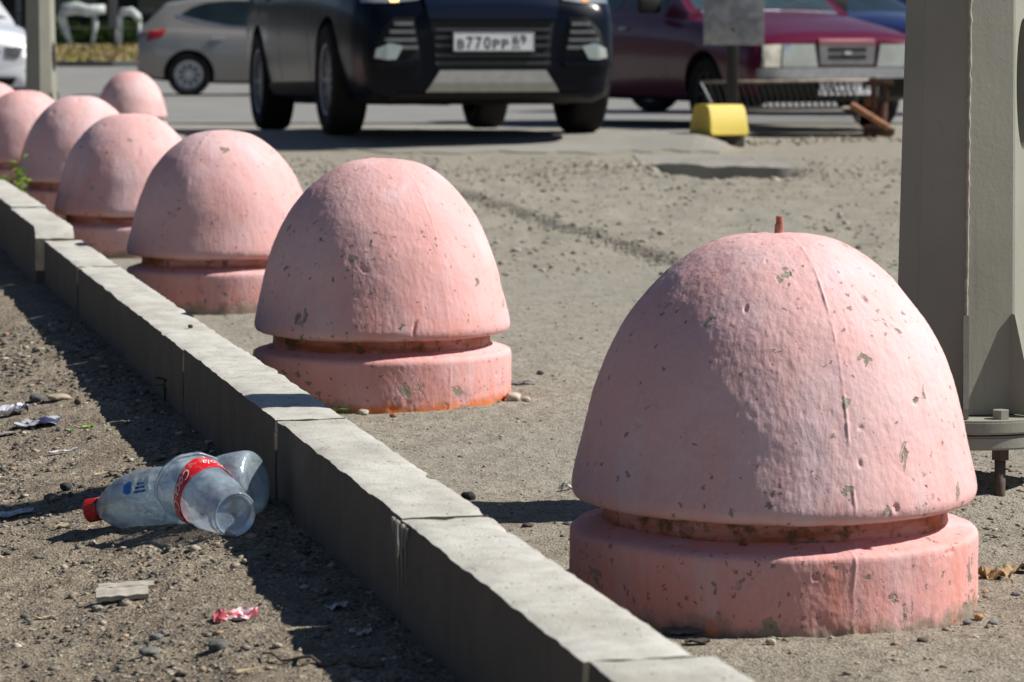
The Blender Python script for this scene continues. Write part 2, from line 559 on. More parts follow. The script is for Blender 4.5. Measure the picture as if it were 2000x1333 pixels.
def kerb_side(x, y):
    """signed distance right of the kerb's left face"""
    return (x - ka.x) * KN.x + (y - ka.y) * KN.y


POST = at_scale(1874, 1324, 0.15)


def gz(x, y, fine=True, hole=True):
    x = np.asarray(x, float); y = np.asarray(y, float)
    k = kerb_side(x, y)
    left = 0.047 - 0.054 * sstep(0.03, 0.46, -k) - 0.02 * sstep(0.9, 3, -k)
    z = np.where(k < 0.05, left, 0.0) * (1 - sstep(10, 15, y))
    z = z + 0.047 * np.exp(-((x - POST[0]) ** 2 + (y - POST[1]) ** 2) / 0.30 ** 2)
    z = z + 0.006 * fbm(x * 1.7, y * 1.7, 0.3, 3) * sstep(2, 3, y)
    z = z + 0.017 * np.exp(-((x + 0.345) ** 2 + (y - 4.14) ** 2) / 0.06 ** 2) * (k < 0)
    # rough broken strip and pothole in front of the slab
    rough = sstep(9.0, 10.5, y) * (1 - sstep(17.5, 19, y)) * sstep(-1.5, -0.5, x)
    z = z + rough * 0.018 * fbm(x * 3.1, y * 2.0, 1.7, 4)
    px_, py_ = (1410 - 1000) / 352.0, FPX / 352.0
    wob = 0.18 * fbm(x * 5, y * 5, 7.7, 3)
    z = z - (0.10 if hole else 0.0) * np.exp(-((((x - px_) / 0.40) ** 2 + ((y - py_ + 0.35) / 0.95) ** 2) * (1 + wob)) ** 5) * (0.45 + 0.55 * sstep(-1.1, 0.0, y - py_))
    z = z + 0.006 * np.exp(-((x - 0.75) / 0.5) ** 2 - ((y - 16.4) / 0.45) ** 2)
    # ragged edge of an old asphalt patch running from behind the second bollard to the right
    ex, ey = on_plane(930, 392, 0), on_plane(1330, 520, 0)
    t = (x - ex[0]) / (ey[0] - ex[0])
    ly = ex[1] + (ey[1] - ex[1]) * t + 0.12 * pnoise(x * 3, 0, 9)
    z = z + np.where((t > -0.4) & (t < 1.9), 0.022 * sstep(-0.22, 0.25, y - ly) * (1 - sstep(1.0, 4.0, y - ly)), 0)
    # crossing hump the cars stand on
    hump = np.interp(y, [18.9, 19.9, 20.5, 21.4, 22.7, 25, 28], [0, 0.085, 0.098, 0.078, 0.035, 0.0, 0.0])
    redge = 1.30 + 0.12 * (y - 19)
    z = z + hump * (1 - sstep(-0.22, 0.10, x - redge))
    # the road and the bank beyond it
    z = z + np.interp(y, [26, 34, 46, 56, 69.5, 70, 84, 90, 100, 400], [0, -0.05, -0.10, -0.06, 0.15, 0.26, 0.585, 0.61, 0.68, 0.68])
    if fine:
        near = (1 - sstep(7, 11, y)) * (1 - sstep(1.8, 3, np.abs(x)))
        lf = np.where(k < 0.05, 1.0, 0.45)
        z = z + near * lf * (0.0050 * fbm(x * 22, y * 22, 2.2, 3) + 0.0028 * fbm(x * 75, y * 75, 4.4, 2))
        z = z + 0.004 * fbm(x * 6, y * 6, 6.1, 3) * near
    return z


def gzf(x, y): return float(gz(np.array([x]), np.array([y]))[0])


# ------------------------------------------------------------------ ground sheet
def grow(start, step, stop, rate):
    out, p = [], start
    while p < stop:
        step *= rate
        p += step
        out.append(p)
    return out


xs_r = grow(1.15, 0.011, 600, 1.05)
xs_l = [-v for v in grow(1.15, 0.011, 600, 1.05)][::-1]
XS = np.array(xs_l + list(np.arange(-1.15, 1.151, 0.0095)) + xs_r)
YS = np.array([-60, -30, -15, -8, -4, -2, 0, 1, 1.6, 2.0] + list(np.arange(2.2, 6.6, 0.0105)) + grow(6.6, 0.0105, 14, 1.010) + list(np.arange(14.15, 15.8, 0.085)) + list(np.arange(15.8, 17.9, 0.022)) + list(np.arange(17.95, 29, 0.085)) + grow(29, 0.1, 1200, 1.07))
GX, GY = np.meshgrid(XS, YS)
GZ = gz(GX, GY)
V = np.stack([GX, GY, GZ], -1).reshape(-1, 3)
nx, ny = len(XS), len(YS)
idx = np.arange(nx * ny).reshape(ny, nx)
F = np.stack([idx[:-1, :-1], idx[:-1, 1:], idx[1:, 1:], idx[1:, :-1]], -1).reshape(-1, 4)
g = mesh_obj('ground', V, F, M_dirt, smooth=True)
tag(g, kind='structure')


def sheet(name, x0, x1, y0, y1, nx_, ny_, off, mat, skirt=0.0, edge=0.0, hole=True):
    xs = np.linspace(x0, x1, nx_); ys = np.linspace(y0, y1, ny_)
    X, Y = np.meshgrid(xs, ys)
    if edge:
        fr = sstep(0, 1, (Y - y0) / (y1 - y0))
        Y = Y + (1 - fr) * edge * fbm(X * (1.7 if hole else 2.3), 0, 3.3, 2 if not hole else 4)
        if not hole: Y = Y - (1 - fr) * 0.22 * (X - x0) + (1 - fr) * 0.10 * ((X - (x0 + x1) / 2) / (x1 - x0) * 2) ** 4
        if hole: X = X + np.where(X > x1 - 0.6, 0.12 * (Y - 19) * sstep(x1 - 0.6, x1, X), 0)
    Z = gz(X, Y, False, hole) + off
    V = np.stack([X, Y, Z], -1).reshape(-1, 3)
    n = nx_ * ny_
    id_ = np.arange(n).reshape(ny_, nx_)
    F = np.stack([id_[:-1, :-1], id_[:-1, 1:], id_[1:, 1:], id_[1:, :-1]], -1).reshape(-1, 4).tolist()
    V = V.tolist()
    if skirt:
        ring = list(id_[0, :]) + list(id_[1:, -1]) + list(id_[-1, ::-1][1:]) + list(id_[::-1, 0][1:-1])
        base = len(V)
        for i in ring: V.append([V[i][0], V[i][1], V[i][2] - skirt])
        m_ = len(ring)
        for k in range(m_):
            F.append([ring[(k + 1) % m_], ring[k], base + k, base + (k + 1) % m_])
    o = mesh_obj(name, V, F, mat, smooth=False)
    return tag(o, kind='structure')


sheet('asphalt_hump', -14, 1.28, 19.0, 25.6, 260, 60, 0.007, M_asph, 0.04, 0.30)
sheet('asphalt_ledge', 0.74, 1.62, 17.22, 18.8, 70, 24, 0.006, M_asph, 0.14, 0.10, False)
sheet('road', -160, 160, 26.2, 69.4, 90, 80, 0.012, M_road, 0.02)
sheet('pavement', -160, 160, 84.5, 92, 40, 8, 0.012, simple('pavement_asphalt', (0.33, 0.31, 0.29), 0.9), 0.02)


# ------------------------------------------------------------------ kerb blocks
def block_mesh(L, W, H, seed, round_end=False, res=0.012):
    nxn, nyn, nzn = max(2, int(W / res)), max(2, int(L / res)), max(2, int(0.2 / 0.02))
    bm = bmesh.new()
    # grid box: top + 4 sides
    def grid(fn, a, b):
        vs = [[bm.verts.new(fn(i / a, j / b)) for i in range(a + 1)] for j in range(b + 1)]
        for j in range(b):
            for i in range(a):
                bm.faces.new((vs[j][i], vs[j][i + 1], vs[j + 1][i + 1], vs[j + 1][i]))
    grid(lambda u, v: (u * W, v * L, 0), nxn, nyn)
    grid(lambda u, v: (0, u * L, -v * H), nyn, nzn)
    grid(lambda u, v: (W, (1 - u) * L, -v * H), nyn, nzn)
    grid(lambda u, v: (u * W, 0, -v * H), nxn, nzn)
    grid(lambda u, v: ((1 - u) * W, L, -v * H), nxn, nzn)
    bmesh.ops.remove_doubles(bm, verts=bm.verts, dist=1e-5)
    vs = list(bm.verts)
    P = np.array([v.co[:] for v in vs])
    e = 0.004
    # rounding of the arrises, broken by noise
    ex = np.minimum(P[:, 0], W - P[:, 0]); ey = np.minimum(P[:, 1], L - P[:, 1]); ez = -P[:, 2]
    nse = fbm(P[:, 0] * 18 + seed, P[:, 1] * 18, P[:, 2] * 18, 4)
    chip = np.clip(nse - 0.38, 0, 1) * 0.012 + 0.0022
    onx = ex < e
    ony = ey < e
    onz = ez < e
    corner = onz & (onx | ony)
    sgx = np.where(P[:, 0] < W / 2, 1, -1); sgy = np.where(P[:, 1] < L / 2, 1, -1)
    Q = P.copy()
    Q[:, 2] -= np.where(corner, chip * 0.75, 0)
    Q[:, 0] += np.where(onz & onx, chip * 0.6 * sgx, 0)
    Q[:, 1] += np.where(onz & ony, chip * 0.5 * sgy, 0)
    if round_end:
        t = np.clip(1 - P[:, 1] / 0.06, 0, 1)
        Q[:, 2] -= 0.030 * t ** 2 * (ez < 0.03)
    amp = 0.0016
    Q[:, 2] += np.where(onz, amp * 1.5 * fbm(P[:, 0] * 25 + seed, P[:, 1] * 12, 1.0, 4), 0)
    Q[:, 0] += np.where(onx, amp * fbm(3.0, P[:, 1] * 25 + seed, P[:, 2] * 25, 4), 0)
    for v, q in zip(vs, Q): v.co = q
    return bm


kerb = empty('kerb', (ka.x, ka.y, 0))
tag(kerb, kind='structure')
kerb_ang = math.atan2(-KU.x, KU.y)


def tk(py, z=KZ, px=None):
    """distance along the kerb of its left top arris seen at image row py"""
    lo, hi = -3.0, 40.0
    for _ in range(50):
        mid = (lo + hi) / 2
        p = ka + KU * mid
        dep = p.y * math.cos(PITCH) + (EYE - z) * math.sin(PITCH)
        yy = 666.5 + FPX * ((EYE - z) * math.cos(PITCH) - p.y * math.sin(PITCH)) / dep
        if yy > py: lo = mid
        else: hi = mid
    return lo


joints = [tk(v) for v in (1800, 1290, 1012, 822, 682, 594, 520, 470)]
offs = [(0.004, 0.0), (0.0, 0.0), (0.002, 0.001), (0.0, 0.002), (-0.001, 0.0), (0.002, -0.002), (0.0, 0.0)]
KW = 0.100
for i in range(7):
    L = joints[i + 1] - joints[i] - 0.006
    bm = block_mesh(L, KW + (0.014 if i == 0 else 0), 0.26, i * 7.3)
    o = bm_obj('kerb_block', bm, M_kerb, kerb, auto=40)
    p = KU * (joints[i] + 0.003) + KN * offs[i][0]
    o.location = (p.x, p.y, KZ + offs[i][1])
    o.rotation_euler = (0, 0, kerb_ang)
t0 = joints[-1] + 0.01
for i in range(9):
    L = 0.955
    bm = block_mesh(L, KW + 0.004, 0.30, 60 + i * 3.1, round_end=(i == 0), res=0.016)
    o = bm_obj('kerb_block', bm, M_kerb, kerb, auto=40)
    p = KU * t0 + KN * (-0.022 + 0.004 * ((i * 7) % 3))
    o.location = (p.x, p.y, KZ + 0.036 + (0 if i == 0 else 0.004 * ((i * 5) % 3 - 1)))
    o.rotation_euler = (0.0, 0, kerb_ang)
    t0 += L + 0.012
# dribble of spilt mortar down the left face
bm = bmesh.new()
pj = ka + KU * (joints[2] - 0.03) - KN * 0.001
for k in range(9):
    s_ = -0.02 + k * 0.011 + random.uniform(-.003, .003)
    q = pj + KU * s_
    ln = [0.02, 0.05, 0.03, 0.075, 0.04, 0.085, 0.055, 0.03, 0.02][k]
    pts = [(q.x, q.y, KZ - 0.004), (q.x - 0.0008, q.y, KZ - ln * 0.5), (q.x, q.y, KZ - ln)]
    tube(bm, [(a - ka.x, b - ka.y, c) for a, b, c in pts], [0.0020, 0.0011, 0.0007], 6)
bm_obj('mortar_drip', bm, simple('old_mortar', (0.34, 0.32, 0.28), 0.9), kerb, smooth=True)

# ------------------------------------------------------------------ bollards
DOME = [(.2105, .1275), (.2250, .1292), (.2395, .1325), (.2450, .1360), (.2472, .1420), (.2475, .148), (.2440, .166), (.2347, .204), (.2230, .254), (.2065, .2996), (.186, .341), (.161, .376), (.136, .403), (.103, .428), (.074, .443), (.045, .4497), (.016, .452), (.0006, .4522)]
NECK = [(.2135, .1010), (.2108, .1070), (.2100, .1160), (.2104, .1285)]
PLINTH = [(.2500, -.060), (.2505, -.01), (.2500, .030), (.2500, .060), (.2500, .088), (.2485, .0935), (.244, .0968), (.236, .0990), (.2100, .106)]


def resample(prof, step):
    prof = np.array(prof)
    # Catmull-Rom through the points
    out = []
    P = np.vstack([2 * prof[0] - prof[1], prof, 2 * prof[-1] - prof[-2]])
    for i in range(1, len(P) - 2):
        p0, p1, p2, p3 = P[i - 1], P[i], P[i + 1], P[i + 2]
        n = max(1, int(np.linalg.norm(p2 - p1) / step))
        for k in range(n):
            t = k / n
            out.append(0.5 * ((2 * p1) + (-p0 + p2) * t + (2 * p0 - 5 * p1 + 4 * p2 - p3) * t * t + (-p0 + 3 * p1 - 3 * p2 + p3) * t ** 3))
    out.append(prof[-1])
    return np.array(out)


def bollard_part(name, prof, seg, step, seed, seam, top, mat, parent, cap=False):
    pr = resample(prof, step)
    pr[:, 1] = np.where(pr[:, 1] > 0.14, 0.14 + (pr[:, 1] - 0.14) * top, pr[:, 1])
    t_ = np.linspace(0, 2 * PI, seg, endpoint=False)
    t_ = t_ - (0.6 if seg > 250 else 0.0) * np.sin(t_)          # finer where the casting faces the kerb
    V, F = lathe_arrays(pr, seg, t_)
    th = t_[None, :]
    X, Y, Z = V[..., 0], V[..., 1], V[..., 2]
    R = np.sqrt(X * X + Y * Y) + 1e-9
    a = (0.0022 * fbm(X * 7 + seed, Y * 7, Z * 7, 3) + 0.0004 * fbm(X * 34 + seed, Y * 34, Z * 34, 3) + 0.00035 * fbm(X * 120 + seed, Y * 120, Z * 120, 2))
    # mould seam
    for sm_, w_, hgt in ((seam, 0.0017 if seg > 250 else 0.003, 0.0014), (seam + PI, 0.003, 0.002)):
        dth = (th - sm_ + PI) % (2 * PI) - PI
        dist = dth * R + 0.0022 * pnoise(Z * 30 + seed, 0.0, 2.0)
        a = a + hgt * np.exp(-(dist / w_) ** 2) * np.clip(0.55 + 1.5 * pnoise(Z * 34, seed, 0.5) + 0.6 * pnoise(Z * 110, seed, 0.9), 0.0, 1.5) * (R > 0.03)
        a = a + 0.0006 * sstep(-0.02, 0.0, dist) * (1 - sstep(0.0, 0.09, dist)) * (R > 0.03)
    # knocked spots
    pit = fbm(X * 30 + seed * 3, Y * 30, Z * 30, 2)
    a = a - 0.0028 * sstep(0.72, 0.86, pit)
    low = sstep(0.045, 0.0, Z) * (Z > -0.03)
    a = a - low * 0.004 * np.clip(fbm(X * 24 + seed, Y * 24, Z * 24, 3) + 0.1, 0, 1)
    nr = np.gradient(pr, axis=0)
    nrm = np.stack([nr[:, 1], -nr[:, 0]], 1)
    nrm /= np.linalg.norm(nrm, axis=1)[:, None] + 1e-12
    Vn = V.copy()
    Vn[..., 0] += a * nrm[:, 0:1] * X / R
    Vn[..., 1] += a * nrm[:, 0:1] * Y / R
    Vn[..., 2] += a * nrm[:, 1:2]
    verts = Vn.reshape(-1, 3).tolist()
    faces = F.tolist()
    n = len(pr)
    if cap:
        faces.append(list(range((n - 1) * seg, n * seg)))
    return mesh_obj(name, verts, faces, mat, parent, smooth=True)


BOLL = [  # px of axis, px width of dome, px row of the top, seam azimuth (deg), label
    (1511, 788, 455, 17, 'nearest pink bollard, the one with a rusty threaded rod sticking out of its top'),
    (746, 498, 310, 33, 'pink bollard second from the camera, with bare orange paint showing along its foot'),
    (435, 370, 255, -21, 'third pink bollard from the camera, with a long raised seam down its shaded left front'),
    (256, 298, 222, 60, 'fourth pink bollard from the camera, with grey flaked patches on its crown'),
    (158, 246, 188, -60, 'fifth pink bollard, beside the raised end of the kerb, hidden below by its neighbour'),
    (50, 210, 177, 25, 'sixth pink bollard in the row, cut by the left edge behind the green weed'),
    (-20, 183, 160, -5, 'seventh and farthest pink bollard of the row, a sliver of dome at the left edge'),
    (257, 139, 140, 40, 'lone small pink bollard standing apart behind the row, near the grey hatchback'),
]
for i, (cx, w, ty, seam, lab) in enumerate(BOLL):
    size = 0.935 if i == 7 else 1.0
    s_ = w / 0.495 / size
    x, y = at_scale(cx, s_, 0.14)
    ground = gzf(x, y)
    # height of the crown read off the picture, foot a little sunk or raised with the ground
    dep = y * math.cos(PITCH) + 0.235 * math.sin(PITCH)
    topz = EYE - (ty - HORIZON) * dep * math.cos(PITCH) / FPX
    base = ground - 0.004
    if i >= 2: base = min(max(topz - 0.452 * size, ground - 0.03), ground + 0.02)
    top = ((topz - base) / size - 0.14) / (0.4522 - 0.14)
    top = min(max(top, 0.93), 1.09)
    e = empty('concrete_bollard', (x, y, base))
    e.scale = (size,) * 3
    tag(e, lab, 'bollard', 'pink concrete bollards')
    seg, st = (640, 0.0024) if i == 0 else ((460, 0.0032) if i == 1 else (170, 0.008))
    bollard_part('dome', DOME, seg, st, 3.1 * i + 1, math.radians(seam), top, M_pink, e, True)
    bollard_part('neck', NECK, max(96, seg), 0.006, 3.1 * i + 2, math.radians(seam), 1, M_groove, e)
    bollard_part('plinth', PLINTH, seg, st, 3.1 * i + 3, math.radians(seam), 1, M_pink_o if i in (1,) else M_pink, e)
    if i == 0:
        bm = bmesh.new()
        zt = 0.14 + 0.312 * top
        cyl(bm, (0.004, 0, zt - 0.01), (0.004, 0, zt + 0.011), 0.0062, 0.0052, 14)
        for k in range(7):
            z0 = zt + 0.011 + k * 0.0014
            cyl(bm, (0.0045, 0, z0), (0.0045, 0, z0 + 0.0007), 0.0040, 0.0047, 12)
            cyl(bm, (0.0045, 0, z0 + 0.0007), (0.0045, 0, z0 + 0.0014), 0.0047, 0.0040, 12)
        o = bm_obj('threaded_rod', bm, simple('rusty_pink_rod', (0.42, 0.17, 0.12), 0.7, vary=0.35, scale=120), e, auto=40)

# ------------------------------------------------------------------ steel posts
def steel_post(px, s, zt, zg, ang, label, gus_h, big_h, height=5.0, gflange=0.16, detail=True):
    x, y = at_scale(px, s, zt)
    e = empty('steel_post', (x, y, 0), ang)
    tag(e, label, 'post', 'beige steel posts')
    # eight-sided tapering shaft, one arris (local -Y) towards the kerb
    def rad(z): return 0.1035 - 0.017 * min(z, 1.2) - 0.008 * max(z - 1.2, 0)
    nseg, sub = 60, 4
    pts = []
    for k in range(8):
        a0, a1 = math.radians(-90 + 45 * k), math.radians(-45 + 45 * k)
        p0, p1 = Vector((math.cos(a0), math.sin(a0))), Vector((math.cos(a1), math.sin(a1)))
        for t in (0.035, 0.35, 0.65, 0.965):
            q_ = p0.lerp(p1, t); pts.append((q_.x, q_.y))
    n = len(pts)
    verts = []
    for j in range(nseg + 1):
        z = zt + 0.0005 + (height - zt) * (j / nseg) ** 1.6
        verts += [(p[0] * rad(z), p[1] * rad(z), z) for p in pts]
    faces = [(j * n + k, j * n + (k + 1) % n, (j + 1) * n + (k + 1) % n, (j + 1) * n + k) for j in range(nseg) for k in range(n)]
    faces.append(tuple(range(nseg * n, nseg * n + n)))
    o = mesh_obj('shaft', verts, faces, M_post, e, smooth=True)
    o.data.set_sharp_from_angle(angle=math.radians(20))
    # oval hand hole low on the right-hand face
    bm = bmesh.new()
    cyl(bm, (0.02, 0, 0), (0.2, 0, 0), 1, seg=40)
    for v in bm.verts: v.co.y *= 0.030; v.co.z = v.co.z * 0.095
    c_ = bm_obj('cutter', bm, None)
    aa = math.radians(-90 + 67.5 + 1)
    c_.location = (x, y, big_h); c_.rotation_euler = (0, 0, ang + aa)
    bpy.context.view_layer.update()
    boolean_cut(o, [c_])
    o.data.set_sharp_from_angle(angle=math.radians(20))
    bm = bmesh.new(); cyl(bm, (0, 0, zt + .02), (0, 0, 2.0), .06, .05, 24)
    bm_obj('inner_tube', bm, M_trim, e)
    # weld bead up the near left arris
    bm = bmesh.new()
    rr = random.Random(4)
    zz = zt + 0.01
    prev = []
    while zz < 1.6:
        prev.append((rr.uniform(-.0006, .0006), -rad(zz) - 0.0012, zz))
        zz += 0.006
    tube(bm, prev, [0.0026 + 0.0005 * math.sin(k * 1.3) + rr.uniform(0, .0004) for k in range(len(prev))], 7)
    bm_obj('weld_bead', bm, simple('painted_weld', (0.36, 0.33, 0.27), 0.6, vary=0.25, scale=60), e, smooth=True)
    # two round flange plates
    for k, z0 in enumerate((zt - 0.021, zt - 0.0435)):
        bm = bmesh.new()
        cyl(bm, (0, 0, z0), (0, 0, z0 + 0.020), gflange - 0.003 * k, gflange - 0.003 * k, 72)
        es = [ed for ed in bm.edges if abs(ed.verts[0].co.z - ed.verts[1].co.z) < 1e-5 and len(ed.link_faces) == 2 and any(len(f.verts) > 10 for f in ed.link_faces)]
        bmesh.ops.bevel(bm, geom=es, offset=0.003, segments=2, affect='EDGES')
        bm_obj('flange_plate', bm, M_post, e, auto=40)
    # gussets: thin triangles welded at the arrises
    def gus(dx, dy, h, reach, x0, y0):
        bm = bmesh.new()
        d = Vector((dx, dy, 0)).normalized(); t = Vector((-d.y, d.x, 0)) * 0.004
        o_ = Vector((x0, y0, zt + 0.0006))
        prof = [(0, 0), (reach, 0), (reach, 0.014), (0.006, h), (-0.004, h)]
        a = [bm.verts.new(o_ + d * p + Vector((0, 0, q)) + t) for p, q in prof]
        b = [bm.verts.new(o_ + d * p + Vector((0, 0, q)) - t) for p, q in prof]
        bm.faces.new(a); bm.faces.new(b[::-1])
        for k in range(5):
            bm.faces.new((a[k], b[k], b[(k + 1) % 5], a[(k + 1) % 5]))
        bm_obj('gusset', bm, M_post, e)
    for k in range(8):
        a_ = math.radians(-90 + 45 * k)
        q = rad(zt) - 0.004
        gus(math.cos(a_), math.sin(a_), gus_h, 0.046, q * math.cos(a_), q * math.sin(a_))
    # bolts through both plates
    for k in range(4):
        a = ang_b[k]
        rx, ry = (gflange - 0.028) * math.cos(a), (gflange - 0.028) * math.sin(a)
        b = empty('bolt', (rx, ry, 0), 0.3 * k, e)
        bm = bmesh.new()
        cyl(bm, (0, 0, zt - 0.0008), (0, 0, zt + 0.012), 0.0125, 0.0125, 6)
        bm_obj('bolt_head', bm, M_post, b)
        bm = bmesh.new()
        cyl(bm, (0, 0, zt - 0.060), (0, 0, zt - 0.0440), 0.0135, 0.0135, 6)
        bm_obj('nut', bm, M_stud, b)
        bm = bmesh.new()
        cyl(bm, (0, 0, zg - 0.05), (0, 0, zt - 0.0600), 0.0080, 0.0080, 12)
        bm_obj('stud', bm, M_stud, b, smooth=True)
    return e


# ------------------------------------------------------------------ cars
def smooth_tab(ys, tab, w=5):
    tab = np.array(tab)
    out = np.stack([np.interp(ys, tab[:, 0], tab[:, k]) for k in range(1, tab.shape[1])], 1)
    for k in range(out.shape[1]):
        p = np.pad(out[:, k], (w, w), mode='edge')
        out[:, k] = np.convolve(p, np.ones(2 * w + 1) / (2 * w + 1), 'valid')
    return out


def loft(sections):
    """sections: list of arrays (m, 3) half sections from bottom centre to top centre, mirrored"""
    m = len(sections[0])
    V, F = [], []
    for S in sections:
        full = list(S) + [(-p[0], p[1], p[2]) for p in S[::-1][1:-1]]
        V += [tuple(p) for p in full]
    n = 2 * m - 2
    for i in range(len(sections) - 1):
        for k in range(n):
            F.append((i * n + k, i * n + (k + 1) % n, (i + 1) * n + (k + 1) % n, (i + 1) * n + k))
    F.append(tuple(range(n))[::-1])
    F.append(tuple(range((len(sections) - 1) * n, len(sections) * n)))
    return V, F


def boolean_cut(obj, cutters):
    for i, c in enumerate(cutters):
        md = obj.modifiers.new('cut%d' % i, 'BOOLEAN')
        md.operation = 'DIFFERENCE'
        md.solver = 'EXACT'
        md.object = c
    dg = bpy.context.evaluated_depsgraph_get()
    me = bpy.data.meshes.new_from_object(obj.evaluated_get(dg))
    obj.modifiers.clear()
    obj.data = me
    for c in cutters: bpy.data.objects.remove(c, do_unlink=True)


M_stud = simple('weathered_stud', (0.085, 0.065, 0.05), 0.8, vary=0.4, scale=80)
ANG = math.radians(-6.5)
# bolts between the gussets; the near right one is in view
ang_b = [math.radians(a) for a in (-67.5, 22.5, 112.5, 202.5)]
steel_post(1880, 1324, 0.149, 0.045, ANG, 'thick beige eight-sided steel post bolted down behind the nearest pink bollard at the right', 0.145, 0.625)
steel_post(82, 318, 0.149, 0.0, math.radians(5), 'beige steel post at the upper left, between the white car and the lamp post', 0.24, 0.60, gflange=0.17)



class Car:
    def __init__(s, label, loc, rz, pitch=0.0, group=None, cat='car', name='parked_car'):
        s.e = empty(name, loc, rz)
        s.e.rotation_euler = (pitch, 0, rz)
        tag(s.e, label, cat, group)
        s.bvh = None

    def body(s, tab, paint, wheels, R, zround=1.0):
        y0, y1 = tab[0][0], tab[-1][0]
        ys = np.concatenate([np.linspace(y0, y0 + 0.3, 14), np.linspace(y0 + 0.33, y1 - 0.33, 60), np.linspace(y1 - 0.3, y1, 14)])
        T = smooth_tab(ys, tab, 1)
        secs = []
        for yv, (zb, zs, zt, w) in zip(ys, T):
            H = zs - zb
            pts = [(0, zb), (.55 * w, zb), (.84 * w, zb), (.935 * w, zb + .035), (.965 * w, zb + .10), (.985 * w, zb + .3 * H), (w, zb + .45 * H), (w, zb + .62 * H),
                   (.985 * w, zb + .8 * H), (.962 * w, zs - .06), (.925 * w, zs - .012), (.87 * w, zs + .15 * (zt - zs)), (.72 * w, zs + .6 * (zt - zs)), (.5 * w, zs + .88 * (zt - zs)), (.25 * w, zt), (0, zt)]
            secs.append(np.array([(p[0], yv, p[1]) for p in pts]))
        V, F = loft(secs)
        o = mesh_obj('body', V, F, [paint, M_trim], s.e)
        cut = []
        for (wy, hw, wz) in wheels:
            for sx in (-1, 1):
                bm = bmesh.new()
                cyl(bm, (sx * (hw - 0.17), wy, wz), (sx * (hw + 0.6), wy, wz), R + 0.055, R + 0.055, 48)
                c = bm_obj('cutter', bm, None)
                c.location = s.e.location; c.rotation_euler = s.e.rotation_euler
                cut.append(c)
        bpy.context.view_layer.update()
        boolean_cut(o, cut)
        me = o.data
        if len(me.materials) < 2:
            me.materials.clear(); me.materials.append(paint); me.materials.append(M_trim)
        for p in me.polygons:
            c = p.center
            mi = 0
            for (wy, hw, wz) in wheels:
                d = math.hypot(c.y - wy, c.z - wz)
                if abs(c.x) < hw + 0.02 and d < R + 0.056 and (abs(d - R - 0.055) < 0.004 or abs(p.normal.x) > 0.95 and abs(c.x) < hw - 0.15): mi = 1
            if p.normal.z < -0.8: mi = 1
            p.material_index = mi
        me.polygons.foreach_set('use_smooth', [True] * len(me.polygons))
        me.set_sharp_from_angle(angle=math.radians(32))
        s.bodyo = o
        s.bvh_body = BVHTree.FromPolygons([v.co[:] for v in me.vertices], [tuple(p.vertices) for p in me.polygons])

    def cabin(s, tab, paint, name='cabin'):
        # tab: y, zbase, zroof, wbase, wroof
        ys = np.linspace(tab[0][0], tab[-1][0], 60)
        T = smooth_tab(ys, tab, 1)
        zmax = max(r[2] for r in tab)
        secs = []
        for yv, (zb, zr, wb, wr) in zip(ys, T):
            full = zmax - zb
            def w_at(z): return wb + (wr - wb) * ((z - zb) / full)
            h = zr - zb
            pts = [(0, zb), (wb * .9, zb), (wb, zb + .01)] + [(w_at(zb + f * h), zb + f * h) for f in (.3, .55, .8, .9)] + \
                  [(w_at(zr) * .965, zr - .045 * min(1, h / .3)), (w_at(zr) * .90, zr - .018 * min(1, h / .3)), (w_at(zr) * .7, zr), (w_at(zr) * .35, zr + .012), (0, zr + .015)]
            secs.append(np.array([(p[0], yv, p[1]) for p in pts]))
        V, F = loft(secs)
        o = mesh_obj(name, V, F, paint, s.e, smooth=True)
        o.data.set_sharp_from_angle(angle=math.radians(35))
        s.bvh_cab = BVHTree.FromPolygons(V, F)

    def patch(s, name, side, top, bot, mat, bvh='body', off=0.004, thick=0.02, rows=6, cols=None, parent=None, flat=None):
        """a panel hugging the body: top and bottom lines given in side or front view"""
        B = s.bvh_body if bvh == 'body' else s.bvh_cab
        def dens(line, n):
            L = np.array(line, float)
            t = np.concatenate([[0], np.cumsum(np.linalg.norm(np.diff(L, axis=0), axis=1))])
            t /= t[-1]
            q = np.linspace(0, 1, n)
            return np.stack([np.interp(q, t, L[:, 0]), np.interp(q, t, L[:, 1])], 1)
        n = cols or 14
        T, Bo = dens(top, n), dens(bot, n)
        out, inn = [], []
        axis = {'front': (Vector((0, 1, 0)), 1), 'rear': (Vector((0, -1, 0)), 1), 'left': (Vector((1, 0, 0)), 0), 'right': (Vector((-1, 0, 0)), 0), 'top': (Vector((0, 0, -1)), 2)}[side]
        d = axis[0]
        last = None
        for j in range(rows + 1):
            for i in range(n):
                p = T[i] + (Bo[i] - T[i]) * j / rows
                if side in ('front', 'rear'): org = Vector((p[0], 0, p[1])) - d * 8
                elif side in ('left', 'right'): org = Vector((0, p[0], p[1])) - d * 8
                else: org = Vector((p[0], p[1], 8))
                hit = B.ray_cast(org, d)
                if hit[0] is None:
                    q = (last if last is not None else org + d * 8)
                    hp = org + d * ((q - org).dot(d))
                else:
                    hp = hit[0]
                if flat is not None: hp = org + d * (flat - org.dot(d))
                last = hp
                out.append(hp - d * off)
                inn.append(hp + d * thick)
        bm = bmesh.new()
        vo = [bm.verts.new(p) for p in out]; vi = [bm.verts.new(p) for p in inn]
        for j in range(rows):
            for i in range(n - 1):
                a, b, c, e = j * n + i, j * n + i + 1, (j + 1) * n + i + 1, (j + 1) * n + i
                bm.faces.new((vo[a], vo[b], vo[c], vo[e])); bm.faces.new((vi[a], vi[e], vi[c], vi[b]))
        def wall(seq):
            for a, b in zip(seq, seq[1:]): bm.faces.new((vo[a], vo[b], vi[b], vi[a]))
        wall([i for i in range(n)]); wall([rows * n + i for i in range(n)])
